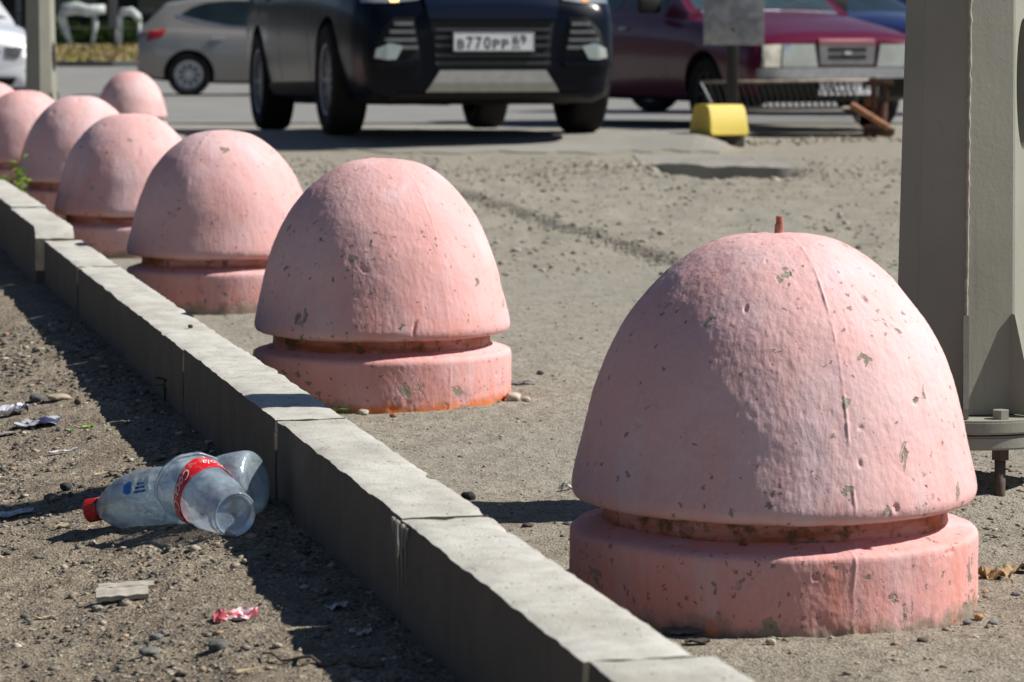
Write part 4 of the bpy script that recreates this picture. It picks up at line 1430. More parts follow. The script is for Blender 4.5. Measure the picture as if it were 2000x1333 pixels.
# dry grass on the bank
n = 9000
gxs = rng.uniform(-22, 2, n); gys = rng.uniform(70.2, 84.3, n)
V, F = [], []
zz = gz(gxs, gys)
cols = []
for i in range(n):
    h = random.uniform(.05, .16); a = random.uniform(0, PI); w = random.uniform(.03, .07)
    dx, dy = math.cos(a) * w, math.sin(a) * w
    lx, ly = random.uniform(-.05, .05), random.uniform(-.05, .05)
    x, y, z = gxs[i], gys[i], zz[i]
    b = len(V)
    V += [(x - dx, y - dy, z - .01), (x + dx, y + dy, z - .01), (x + lx, y + ly, z + h)]
    F.append((b, b + 1, b + 2))
m = NT('dry_grass')
P = m.coord(world=True)
c = m.ramp(m.noise(P, .9, 4), [(.35, (.17, .18, .035)), (.5, (.25, .20, .06)), (.65, (.36, .25, .13))])
tag(mesh_obj('grass', V, F, m.done(c, .9)), 'dry yellow green grass on the bank across the road', None, None, 'stuff')

# pavilion in the shade behind the pavement
pv = empty('pavilion', (-14, 97, gzf(-14, 97)))
tag(pv, 'long dark pavilion across the road behind the white arches and the lamp post', 'building')
M_dkw = simple('dark_wall', (0.030, 0.030, 0.028), .9, vary=.3, scale=1.2)
M_beam = simple('grey_beam', (0.17, 0.185, 0.18), .7)
bm = bmesh.new(); box(bm, (0, 4, 2.6), (70, 6, 5.4)); bm_obj('wall', bm, M_dkw, pv)
bm = bmesh.new(); box(bm, (0, 3.6, 5.4), (72, 9.4, .3)); bm_obj('roof', bm, simple('roof_sheet', (0.14, 0.10, 0.09), .7), pv)
bm = bmesh.new(); box(bm, (-27, -62, 3.2), (6, 118, 6.6)); bm_obj('added_wing_wall', bm, M_dkw, pv)  # unseen wing, wall and roof, added so the cars reflect something dark
bm = bmesh.new(); box(bm, (-27, -62, 6.65), (7.5, 119, .3)); bm_obj('added_wing_roof', bm, M_dkw, pv)
for zz in (1.62, 2.9, 4.9):
    bm = bmesh.new(); box(bm, (0, .2, zz), (70, .12, .12)); bm_obj('beam', bm, M_beam, pv)
for k in range(24):
    bm = bmesh.new(); box(bm, (-34.5 + 3 * k, .1, 2.6), (.16, .16, 5.3)); bm_obj('column', bm, M_beam, pv)
for k in range(23):
    f = bmesh.new(); box(f, (-33 + 3 * k, .96, 1.9), (1.9, .06, 2.3)); w_ = bm_obj('window', f, M_trim, pv)
    f = bmesh.new(); box(f, (-33 + 3 * k, .925, 1.9), (1.7, .02, 2.1)); bm_obj('pane', f, M_glass, w_)
# railing along the pavement
rl = empty('railing', (-12, 93, gzf(-12, 93))); tag(rl, 'thin dark railing along the far pavement in front of the pavilion', 'railing')
for zz in (.52, .95):
    bm = bmesh.new(); cyl(bm, (-12, 0, zz), (14, 0, zz), .025, seg=8); bm_obj('rail', bm, simple('railing_paint', (0.14, 0.145, 0.14), .6) if zz < .6 else M_trim, rl)
for k in range(14):
    bm = bmesh.new(); cyl(bm, (-12 + 2 * k, 0, -.05), (-12 + 2 * k, 0, .98), .03, seg=8); bm_obj('railing_post', bm, M_trim, rl)
# low shrubs along the railing
def leaf_cloud(name, cx, cy, cz, rx0, ry0, rz0, n, size, mat, parent=None, lump=0.35, seed=0):
    r = np.random.default_rng(seed)
    d = r.normal(size=(n, 3)); d /= np.linalg.norm(d, axis=1)[:, None]
    q = 0.45 + 0.55 * r.random(n) ** 0.5
    q = q * (1 + lump * fbm(d[:, 0] * 1.8 + seed, d[:, 1] * 1.8, d[:, 2] * 1.8, 3))
    P = np.stack([cx + d[:, 0] * rx0 * q, cy + d[:, 1] * ry0 * q, cz + d[:, 2] * rz0 * q], 1)
    a = r.normal(size=(n, 3)); a /= np.linalg.norm(a, axis=1)[:, None]
    b = np.cross(a, r.normal(size=(n, 3))); b /= np.linalg.norm(b, axis=1)[:, None]
    s_ = size * (0.6 + 0.8 * r.random(n))[:, None]
    V = np.stack([P - a * s_, P + b * s_ * .5, P + a * s_, P - b * s_ * .5], 1).reshape(-1, 3)
    F = np.arange(4 * n).reshape(-1, 4)
    return mesh_obj(name, V, F, mat, parent)


def mat_leaf(name, a, b):
    m = NT(name)
    P = m.coord(world=True)
    c = m.ramp(m.noise(P, 1.5, 3), [(.3, a), (.7, b)])
    df = m.n('BsdfDiffuse', inp={'Color': c}); tl = m.n('BsdfTranslucent', inp={'Color': c})
    mx = m.n('MixShader'); mx.inputs[0].default_value = .3
    m.t.links.new(df.outputs[0], mx.inputs[1]); m.t.links.new(tl.outputs[0], mx.inputs[2])
    m.t.links.new(mx.outputs[0], m.out.inputs['Surface'])
    return m.m


M_leafd = mat_leaf('dark_foliage', (.020, .045, .012), (.05, .09, .022))
for k, (x, lab) in enumerate(((-13.9, 'low dark shrub behind the far pavement, left of the lamp post under the first arch'), (-12.0, 'low dark shrub behind the far pavement, right of the lamp post'))):
    sh = empty('shrub', (x, 94.2, gzf(x, 94.2))); tag(sh, lab, 'shrub', 'shrubs by the far pavement')
    leaf_cloud('foliage', 0, 0, .35, 1.1, .5, .42, 900, .07, M_leafd, sh, seed=k)
    bm = bmesh.new(); tube(bm, [(0, 0, -.05), (.02, 0, .3)], .03, 6); bm_obj('stem', bm, M_trim, sh)
# white arches
for k, (px0, px1, ytop, lab) in enumerate(((120, 205, 20, 'wide pale white arch in front of the dark pavilion, left of the lamp post'), (234, 272, 24, 'short pale white arch in front of the dark pavilion, right of the lamp post'))):
    s_ = 66.0
    xa, ya = at_scale(px0, s_, 1.5); xb, _ = at_scale(px1, s_, 1.5)
    zt_ = EYE + (HORIZON - ytop) / s_
    g0 = gzf(xa, ya)
    e = empty('white_arch', (xa, ya, g0)); tag(e, lab, 'arch', 'white arches by the pavilion')
    W_ = xb - xa; H_ = zt_ - g0
    bm = bmesh.new()
    if k == 0:
        tube(bm, [(.35, 0, -.1), (.10, 0, H_ * .45), (0, 0, H_ * .8), (.12, 0, H_), (W_ * .35, 0, H_ + .06), (W_ * .6, 0, H_ - .02), (W_, 0, H_ + .02)], [.06, .12, .15, .20, .20, .17, .14], 10)
        tube(bm, [(W_ * .75, 0, H_), (W_ * .78, 0, H_ * .6), (W_ * .70, 0, -.1)], [.10, .08, .05], 8)
    else:
        tube(bm, [(0, 0, -.1), (0, 0, H_ * .8), (.08, 0, H_), (W_ * .6, 0, H_ + .02), (W_ * .9, 0, H_ - .12), (W_, 0, H_ * .7)], [.05, .10, .13, .13, .12, .10], 10)
        tube(bm, [(W_, 0, H_ * .7), (W_ * .98, 0, -.1)], [.06, .04], 8)
    bm_obj('arch_frame', bm, simple('arch_white', (.42, .47, .46), .8, vary=.45, scale=3), e, smooth=True)
# lamp post
lx, ly = at_scale(221, 74, 1.0)
lp = empty('lamp_post', (lx, ly, gzf(lx, ly))); tag(lp, 'grey blue lamp post standing in the far grass strip left of the silver hatchback', 'lamp post')
bm = bmesh.new(); cyl(bm, (.06, 0, -.2), (.06, 0, .55), .05, seg=12); bm_obj('lower_shaft', bm, simple('dark_shaft', (.05, .05, .055), .6), lp, smooth=True)
bm = bmesh.new(); cyl(bm, (.0, 0, .55), (0, 0, 7), .11, .07, 16); bm_obj('upper_shaft', bm, simple('grey_shaft', (.13, .145, .18), .5), lp, smooth=True)
bm = bmesh.new(); tube(bm, [(0, 0, 6.9), (0, -.5, 7.4), (0, -1.4, 7.5)], .04, 8); bm_obj('arm', bm, M_beam, lp, smooth=True)
bm = bmesh.new(); box(bm, (0, -1.6, 7.47), (.25, .6, .12), None, .03); bm_obj('lamp_head', bm, M_beam, lp)

# trees behind the pavilion
M_bark = simple('bark', (.07, .055, .04), .95, vary=.4, scale=4, bump=.02, bscale=8)
tree_spots = [(-46, 112, 11), (-30, 118, 13), (-19, 110, 10), (-8, 120, 14), (6, 112, 11), (19, 120, 13), (33, 111, 11), (48, 118, 12)]
words = ['leftmost', 'second from the left', 'third from the left', 'fourth from the left', 'fourth from the right', 'third from the right', 'second from the right', 'rightmost']
for k, (x, y, H_) in enumerate(tree_spots):
    e = empty('broadleaf_tree', (x, y, gzf(x, y))); tag(e, 'broadleaf tree behind the dark pavilion, %s in the line of trees' % words[k], 'tree', 'trees behind the pavilion')
    bm = bmesh.new()
    tube(bm, [(0, 0, -.2), (.1, 0, H_ * .3), (-.1, .1, H_ * .6), (0, 0, H_ * .85)], [.28, .22, .14, .04], 10)
    for q in range(6):
        a = q * 1.05 + k; z0 = H_ * (.32 + .07 * q)
        tube(bm, [(0, 0, z0), (math.cos(a) * H_ * .12, math.sin(a) * H_ * .12, z0 + H_ * .10), (math.cos(a) * H_ * .24, math.sin(a) * H_ * .24, z0 + H_ * .15)], [.12, .07, .03], 6)
    bm_obj('trunk', bm, M_bark, e, smooth=True)
    bmv = leaf_cloud('crown', 0, 0, H_ * .64, H_ * .34, H_ * .34, H_ * .36, 7000, .22, M_leafd, e, .5, seed=20 + k)


# ------------------------------------------------------------------ stones and gravel
ICO_V, ICO_F = None, None
_b = bmesh.new(); bmesh.ops.create_icosphere(_b, subdivisions=1, radius=1.0)
ICO_V = np.array([v.co[:] for v in _b.verts]); ICO_F = np.array([[v.index for v in f.verts] for f in _b.faces]); _b.free()


def scatter(name, X, Y, S, flat, label, seed, tint=None, sink=0.25, zfun=None):
    r = np.random.default_rng(seed)
    n = len(X)
    nv = len(ICO_V)
    Z = gz(X, Y)
    B = ICO_V[None] * (1 + 0.28 * r.normal(size=(n, nv, 1)).clip(-1.5, 1.5))
    sc = np.stack([S * (0.7 + 0.7 * r.random(n)), S * (0.7 + 0.7 * r.random(n)), S * flat * (0.6 + 0.7 * r.random(n))], 1)
    B = B * sc[:, None, :]
    a = r.random(n) * 2 * PI
    ca, sa = np.cos(a)[:, None], np.sin(a)[:, None]
    Xr = B[:, :, 0] * ca - B[:, :, 1] * sa; Yr = B[:, :, 0] * sa + B[:, :, 1] * ca
    tl = r.normal(size=n)[:, None] * .25
    Zr = B[:, :, 2] + Xr * tl * 0.5
    P = np.stack([Xr + X[:, None], Yr + Y[:, None], Zr + (Z + sc[:, 2] * (1 - 2 * sink) * 0.6)[:, None]], -1).reshape(-1, 3)
    F = (ICO_F[None] + (np.arange(n) * nv)[:, None, None]).reshape(-1, 3)
    me = bpy.data.meshes.new(name)
    me.vertices.add(len(P)); me.vertices.foreach_set('co', P.ravel())
    me.loops.add(F.size); me.loops.foreach_set('vertex_index', F.ravel().astype(np.int32))
    me.polygons.add(len(F)); me.polygons.foreach_set('loop_start', np.arange(0, F.size, 3, dtype=np.int32))
    me.update(calc_edges=True)
    me.materials.append(M_stone)
    at = me.attributes.new('tint', 'FLOAT', 'POINT')
    tv = r.random(n) if tint is None else np.clip(tint(r, n), 0, 1)
    at.data.foreach_set('value', np.repeat(tv, nv).astype(np.float32))
    o = bpy.data.objects.new(name, me)
    COL.objects.link(o)
    return tag(o, label, None, None, 'stuff')


def clear_of_bollards(X, Y, pad=0.0):
    ok = np.ones(len(X), bool)
    for i, (cx, w, *_r) in enumerate(BOLL):
        x, y = at_scale(cx, w / 0.495, 0.14)
        ok &= (X - x) ** 2 + (Y - y) ** 2 > (0.25 + pad) ** 2
    kk = kerb_side(X, Y)
    ok &= (kk < -0.004) | (kk > KW + 0.004)
    return ok


# left of the kerb: crowded small gravel
r = np.random.default_rng(3)
n = 40000
Y = 2.9 + (r.random(n) ** 1.3) * 4.2
X = -0.75 * Y / 4.2 * 1.15 + r.random(n) * Y * 0.20
X = (r.random(n) * 0.34 - 0.19) * Y
k = kerb_side(X, Y)
den = 0.12 + 1.3 * np.clip(fbm(X * 5.5, Y * 3.5, 8.8, 3) + .35, 0, 1)
ok = (k < 0) & (r.random(n) < den) & clear_of_bollards(X, Y)
X, Y = X[ok], Y[ok]
S = 0.0012 + 0.0014 * r.exponential(1.0, len(X)).clip(0, 4.2)
S *= np.clip(Y / 4.2, .8, 1.5)
scatter('gravel_left', X, Y, S, .55, 'fine grey and brown gravel littering the earth left of the kerb', 31, lambda q, n: q.random(n) ** 1.6)
# right side: sparser crumbs, denser near the post and the foot of the nearest bollard
n = 26000
Y = 3.0 + (r.random(n) ** 1.2) * 6.5
X = (r.random(n) * 0.36 - 0.16) * Y
k = kerb_side(X, Y)
dp = np.hypot(X - POST[0], Y - POST[1])
den = 0.07 + 0.30 * np.clip(fbm(X * 2.5, Y * 2.5, 18.8, 3), 0, 1) + 0.8 * np.exp(-(dp / .42) ** 2)
edge = np.minimum.reduce([np.abs(np.hypot(X - at_scale(b[0], b[1] / .495, .14)[0], Y - at_scale(b[0], b[1] / .495, .14)[1]) - .26) for b in BOLL[:3]])
den += 0.35 * np.exp(-(edge / .04) ** 2)
ok = (k > KW) & (r.random(n) < den) & clear_of_bollards(X, Y)
X, Y = X[ok], Y[ok]
S = 0.0011 + 0.0013 * r.exponential(1.0, len(X)).clip(0, 4)
scatter('gravel_right', X, Y, S, .6, 'loose crumbs of gravel on the dusty asphalt around the bollards', 32, lambda q, n: q.random(n) ** .8)
# broken strip and rubble in front of the hump
n = 16000
Y = 9 + r.random(n) * 9.5
X = (r.random(n) * 0.28 - 0.10) * Y
den = 0.15 + 0.6 * np.clip(fbm(X * 1.2, Y * .8, 28.8, 3), 0, 1) + 0.9 * np.exp(-((Y - 16.3) / .9) ** 2)
ok = (r.random(n) < den)
X, Y = X[ok], Y[ok]
S = 0.0025 + 0.0035 * r.exponential(1.0, len(X)).clip(0, 3.5)
scatter('rubble', X, Y, S, .6, 'broken asphalt rubble in front of the hump', 33, lambda q, n: .35 + .5 * q.random(n))
n = 900
ea = on_plane(900, 385, 0); eb = on_plane(1400, 545, 0)
t = r.random(n)
scatter('edge_rubble', ea[0] + (eb[0] - ea[0]) * t, ea[1] + (eb[1] - ea[1]) * t + r.normal(size=n) * .16, .002 + .006 * r.random(n) ** 2, .6, 'crumbling lumps along the ragged asphalt edge', 37, lambda q, n: .25 + .5 * q.random(n))
n = 260
a0 = on_plane(1120, 325, 0); a1 = on_plane(1560, 338, 0)
t = r.random(n)
X = a0[0] + (a1[0] - a0[0]) * t; Y = a0[1] + (a1[1] - a0[1]) * t + r.normal(size=n) * .35 - .1
scatter('coarse_rubble', X, Y, .006 + .017 * r.random(n) ** 2, .7, 'pale broken lumps around the pothole', 34, lambda q, n: .6 + .28 * q.random(n))
n = 130
t = r.random(n)
b0 = on_plane(1450, 282, 0); b1 = on_plane(1760, 272, 0)
X = b0[0] + (b1[0] - b0[0]) * t; Y = b0[1] + (b1[1] - b0[1]) * t + r.normal(size=n) * .25
scatter('barrier_rubble', X, Y, .008 + .018 * r.random(n) ** 2, .7, 'pale stones strewn under the mesh barrier', 35, lambda q, n: .55 + .3 * q.random(n))


def rock(px, py, wpx, hpx, col, label, seed, z=None, flat=None, name='stone', cat='stone', elong=1.0, rz=0.0):
    x, y = on_plane(px, py, 0.0 if z is None else z)
    zg = gzf(x, y)
    x, y = on_plane(px, py, zg)
    zg = gzf(x, y)
    s_ = FPX / (y * math.cos(PITCH) + EYE * math.sin(PITCH))
    W_, H_ = wpx / s_ / 2, hpx / s_ / 2
    bm = bmesh.new(); bmesh.ops.create_icosphere(bm, subdivisions=3, radius=1.0)
    vs = list(bm.verts)
    P = np.array([v.co[:] for v in vs])
    P = np.sign(P) * np.abs(P) ** .85
    P *= 1 + 0.22 * fbm(P[:, 0] * 1.6 + seed, P[:, 1] * 1.6, P[:, 2] * 1.6, 3)[:, None]
    for v, p in zip(vs, P): v.co = (p[0] * W_, p[1] * W_ * elong, p[2] * H_)
    m = simple('stone_' + str(seed), col, .85, vary=.3, scale=120, bump=.002, bscale=300)
    o = bm_obj(name, bm, m, None, smooth=True, loc=(x, y, zg + H_ * .72))
    o.rotation_euler = (0, 0, rz)
    return tag(o, label, cat)


rock(915, 976, 28, 20, (.022, .021, .021), 'smooth black pebble leaning at the back edge of the kerb beside the long shadow', 1, elong=.8)
rock(1002, 784, 30, 20, (.46, .40, .33), 'pale beige stone lying at the right foot of the second bollard', 2)
rock(1028, 786, 17, 12, (.40, .36, .30), 'small pale stone right beside the beige stone at the second bollard', 3)
rock(709, 810, 20, 12, (.42, .38, .31), 'whitish pebble at the foot of the second bollard next to the green seedling', 4)
rock(768, 815, 15, 9, (.30, .15, .10), 'reddish brown pebble under the orange foot of the second bollard', 5)
rock(1055, 731, 14, 9, (.10, .08, .065), 'small dark brown lump on the dust right of the second bollard', 6)
rock(129, 966, 22, 17, (.030, .031, .032), 'dark nearly black pebble on the earth left of the bottle cap', 7, z=.02)
rock(1802, 1254, 22, 10, (.09, .075, .055), 'dark flat stone on the dust in front of the nearest bollard at its right', 8)
rock(1505, 1265, 20, 14, (.38, .34, .28), 'pale pebble in front of the nearest bollard, left of its middle', 9)
rock(1912, 1212, 18, 13, (.42, .22, .11), 'orange brown pebble at the right foot of the nearest bollard', 10)
rock(1888, 1222, 16, 9, (.12, .13, .135), 'small slate grey pebble left of the orange one by the nearest bollard', 11)
rock(1940, 1219, 20, 9, (.17, .17, .165), 'flat grey pebble right of the orange one by the nearest bollard', 12)
rock(1985, 1160, 20, 9, (.15, .16, .165), 'blue grey pebble at the right edge below the dry leaf', 13)
rock(1030, 1028, 22, 8, (.06, .05, .042), 'dark crumb just below the post shadow between the kerb and the nearest bollard', 14)
rock(295, 1288, 44, 16, (.15, .155, .15), 'flat grey stone on the earth below the pale wood chip', 15, z=.02)
rock(425, 1268, 40, 20, (.085, .088, .088), 'rough dark grey stone on the earth below the pink wrapper', 16, z=.02)
rock(306, 1247, 26, 12, (.14, .15, .155), 'blue grey stone on the earth between the wood chip and the bottom edge', 17, z=.02)
rock(190, 1195, 22, 11, (.22, .22, .20), 'grey pebble tucked under the left end of the wood chip', 18, z=.02)
rock(72, 786, 30, 16, (.10, .105, .105), 'grey stone on the earth at the left, above the white paper scrap', 19, z=.02)
rock(115, 780, 44, 12, (.36, .30, .22), 'long pale tan stone on the earth left of the shadow edge', 20, z=.02)
rock(152, 792, 14, 14, (.075, .06, .05), 'small dark stone between the tan stone and the shadow edge', 21, z=.02)
rock(495, 702, 8, 6, (.08, .075, .07), 'tiny dark crumb near the second bollard', 22)
bpy.data.objects.remove(bpy.data.objects['stone.021'] if 'stone.021' in bpy.data.objects else bpy.data.objects['stone'], do_unlink=True)
rock(372, 641, 7, 6, (.06, .06, .05), 'single dark crumb lying on top of the kerb', 23, z=KZ)
o = [q for q in bpy.data.objects if q.get('label') == 'single dark crumb lying on top of the kerb'][0]
cx_, cy_ = on_plane(372, 641, KZ)
o.location = (cx_, cy_, KZ + .003)

# ------------------------------------------------------------------ bottle
def revolve_part(name, prof, seg, mat, parent, M, mod=None, smooth=True, caps=()):
    V, F = lathe_arrays(prof, seg)
    if mod is not None: V = mod(V)
    P = V.reshape(-1, 3)
    P4 = (np.array(M.to_3x3()) @ P.T).T + np.array(M.translation)
    faces = F.tolist()
    n = len(prof)
    if 'b' in caps: faces.append(list(range(seg))[::-1])
    if 't' in caps: faces.append(list(range((n - 1) * seg, n * seg)))
    return mesh_obj(name, P4, faces, mat, parent, smooth=smooth)


def frame_from(base, tip, up=Vector((0, 0, 1)), roll=0.0):
    z = (tip - base).normalized()
    x = up.cross(z)
    x.normalize()
    y = z.cross(x)
    R = Matrix((x, y, z)).transposed() @ Matrix.Rotation(roll, 3, 'Z')
    return Matrix.Translation(base) @ R.to_4x4()


def along(px, s, z):
    x, y = at_scale(px, s, z)
    return x, y


def sit(px, py, lift):
    """point seen at a pixel that floats the given height above the ground"""
    z = 0.03
    for _ in range(12):
        x, y = on_plane(px, py, z + lift)
        z = gzf(x, y)
    return Vector((x, y, z + lift))


RB = 0.0440
base_p = sit(503, 921, RB + 0.004)
cap_p = sit(185, 996, 0.030)
# the base rim just touches the kerb face
for _ in range(4):
    need = RB * 0.80
    cur = -kerb_side(base_p.x, base_p.y)
    if cur < need:
        base_p.x -= KN.x * (need - cur); base_p.y -= KN.y * (need - cur)
bxy = base_p.xy
dirb = (cap_p - base_p).normalized()
BL_ = (cap_p - base_p).length / 0.3085
print('BOTTLE', BL_, base_p, cap_p)
botl = empty('plastic_bottle', (base_p.x, base_p.y, gzf(bxy.x, bxy.y)))
tag(botl, 'clear blue-tinted plastic bottle with a red cap lying against the kerb', 'bottle')
Mb = frame_from(base_p - Vector(botl.location), base_p - Vector(botl.location) + dirb, roll=0.4) @ Matrix.Diagonal((1.0, 1.0, BL_, 1))
M_pet = mat_plastic('blue_pet', (.52, .72, .86), .50, .12, .003, True)
prof = [(.001, .006), (.020, .004), (.034, .000), (.040, .003), (.0435, .012), (.0440, .030), (.0440, .075), (.0425, .082), (.0440, .089), (.0440, .120), (.0422, .128), (.0415, .150), (.0418, .170), (.0430, .178),
        (.0412, .184), (.0430, .190), (.0412, .196), (.0430, .202), (.0425, .212), (.0400, .232), (.0350, .254), (.0270, .275), (.0190, .289), (.0140, .297), (.0125, .301), (.0125, .312)]
pr = resample(prof, .004)


def crumple(V):
    X, Y, Z = V[..., 0], V[..., 1], V[..., 2]
    a = 0.0020 * fbm(X * 18 + 3, Y * 18, Z * 12, 3) * sstep(.0, .05, Z) * (1 - sstep(.26, .30, Z))
    R = np.sqrt(X * X + Y * Y) + 1e-9
    # side dent near the base
    dent = -0.004 * np.exp(-((Z - .085) / .03) ** 2) * np.clip((Y / R), 0, 1) ** 3
    fac = 1 + (a + dent) / R
    W = V.copy(); W[..., 0] *= fac; W[..., 1] *= fac
    return W


revolve_part('shell', pr, 96, M_pet, botl, Mb, crumple)
m = NT('red_cap'); co = m.coord()
cr_ = m.mix(m.ramp(m.noise(co, 70, 5, .7), [(.57, 0.), (.64, .85)]), (.55, .015, .020), (.26, .20, .13))
M_cap = m.done(cr_, .4)
capprof = [(.0142, 0), (.0150, .0005), (.0150, .003), (.0146, .004), (.0150, .0185), (.0138, .0205), (.001, .0207)]
capprof = [(a_ * 1.08, .296 + b_ / BL_) for a_, b_ in capprof]


def ribs(V):
    th = np.arctan2(V[..., 0], V[..., 1]); f = 1 + .012 * np.sign(np.sin(th * 40)) * (V[..., 2] > .2965 + .004 / BL_)
    W = V.copy(); W[..., 0] *= f; W[..., 1] *= f
    return W


revolve_part('cap', resample(capprof, .002), 120, M_cap, botl, Mb, ribs, smooth=False)
# blue water-brand mark: a few printed blue shapes around the shoulder
M_blue = simple('blue_print', (.03, .18, .55), .3, vary=.2)
M_blue2 = simple('navy_print', (.03, .06, .22), .3, vary=.2)


def wrap_patch(name, Vxy, F, R0, Z0, th0, M, mat, parent, rad=None):
    """flat shape (u along circumference, v along the axis) wrapped on a cylinder"""
    out = []
    for u, v in Vxy:
        z = Z0 + v
        R = R0 if rad is None else rad(z)
        th = th0 + u / R
        out.append((R * math.sin(th), -R * math.cos(th), z))
    P = (np.array(M.to_3x3()) @ np.array(out).T).T + np.array(M.translation)
    return mesh_obj(name, P, F, mat, parent)


def rad_b(z): return float(np.interp(z, pr[:, 1], pr[:, 0])) + .0028


def quadgrid(w, h, nu=8, nv=4, shape=None):
    V = [((i / nu - .5) * w, (j / nv - .5) * h) for j in range(nv + 1) for i in range(nu + 1)]
    F = [(j * (nu + 1) + i, j * (nu + 1) + i + 1, (j + 1) * (nu + 1) + i + 1, (j + 1) * (nu + 1) + i) for j in range(nv) for i in range(nu)]
    if shape: V = [shape(u, v) for u, v in V]
    return V, F


# find the azimuth that looks up towards the camera
Rm = np.array(Mb.to_3x3())
tocam = Vector((0.05, -.55, .83)).normalized()
loc = Rm.T @ np.array(tocam)
TH = math.atan2(loc[0], -loc[1])
V, F = quadgrid(.020, .016, 8, 6, lambda u, v: (u * (1 - .9 * abs(v) / .016 * (1 if v > 0 else .3)), v))
wrap_patch('printed_mark', V, F, None, .214, TH - .45, Mb, M_blue, botl, rad_b)
for k in range(3):
    V, F = quadgrid(.003, .022 - .004 * k, 2, 4)
    wrap_patch('printed_line', V, F, None, .190, TH - .62 + .13 * k, Mb, M_blue2, botl, rad_b)

# ------------------------------------------------------------------ cup
cb = sit(460, 1003, .031); ct = sit(372, 950, .056)
dc = (ct - cb).normalized()
cup = empty('plastic_cup', (cb.x, cb.y, gzf(cb.x, cb.y)))
tag(cup, 'crumpled clear plastic cup with a red printed band lying across the bottle', 'cup')
Mc = frame_from(cb - Vector(cup.location), cb - Vector(cup.location) + dc) @ Matrix.Diagonal((1.04, 1.04, (ct - cb).length / .125, 1))
CL = .125
cp = [(.001, .006), (.024, .006), (.0265, .000), (.0285, .001), (.0300, .008), (.0305, .020), (.0325, .024), (.0440, .112), (.0455, .118), (.0475, .121), (.0475, .124), (.0455, .1235)]
cpr = resample(cp, .003)


def crum2(V):
    X, Y, Z = V[..., 0], V[..., 1], V[..., 2]
    R = np.sqrt(X * X + Y * Y) + 1e-9
    a = .0035 * fbm(X * 25 + 9, Y * 25, Z * 20, 3) * sstep(.01, .05, Z)
    W = V.copy(); f = 1 + a / R
    W[..., 0] *= f; W[..., 1] *= f
    sq = sstep(.05, .124, Z)
    W[..., 0] *= 1 + .05 * sq; W[..., 1] *= 1 - .06 * sq
    return W


M_cup = mat_plastic('clear_cup', (.90, .90, .93), .40, .09, .003, False)
revolve_part('cup_wall', cpr, 90, M_cup, cup, Mc, crum2)


def rad_c(z): return float(np.interp(z, cpr[:, 1], cpr[:, 0])) + .0016


locc = np.array(Mc.to_3x3()).T @ np.array(tocam)
THc = math.atan2(locc[0], -locc[1])
m = NT('red_band_print'); co = m.coord()
M_redb = m.done(m.mix(m.ramp(m.noise(co, 45, 5, .7), [(.5, 0.), (.6, .7)]), (.62, .008, .015), (.45, .25, .2)), .3)


def band(zc, w0):
    nu, nv = 90, 3
    V, F = [], []
    for j in range(nv + 1):
        for i in range(nu + 1):
            th = -2.3 + 4.6 * i / nu
            wv = w0 * (1 + .35 * math.sin(th * 2 + 1.2))
            z = zc + .006 * math.sin(th * 1.5 + .3) + (j / nv - .5) * wv
            R = rad_c(z)
            V.append((R * math.sin(th + THc), -R * math.cos(th + THc), z))
    F = [(j * (nu + 1) + i, j * (nu + 1) + i + 1, (j + 1) * (nu + 1) + i + 1, (j + 1) * (nu + 1) + i) for j in range(nv) for i in range(nu)]
    P = (np.array(Mc.to_3x3()) @ np.array(V).T).T + np.array(Mc.translation)
    return mesh_obj('red_band', P, F, M_redb, cup, smooth=True)


band(.084, .023)
for txt, u0 in (('Coca-Cola', -.085), ('Coca-Cola', .012)):
    V, F = text_geo(txt, .0175, .0001, .45)
    V2 = [(-(u0 + v[0]), .084 + .006 - v[1] + .006 * math.sin((-(u0 + v[0]) / .042) * 1.5 + .3)) for v in V]
    out = []
    for u, z in V2:
        R = rad_c(z) + .0006
        th = THc + u / .042
        out.append((R * math.sin(th), -R * math.cos(th), z))
    P = (np.array(Mc.to_3x3()) @ np.array(out).T).T + np.array(Mc.translation)
    mesh_obj('script_lettering', P, F, simple('white_print', (.75, .72, .72), .4), cup)
for o_ in (botl, cup):
    pass

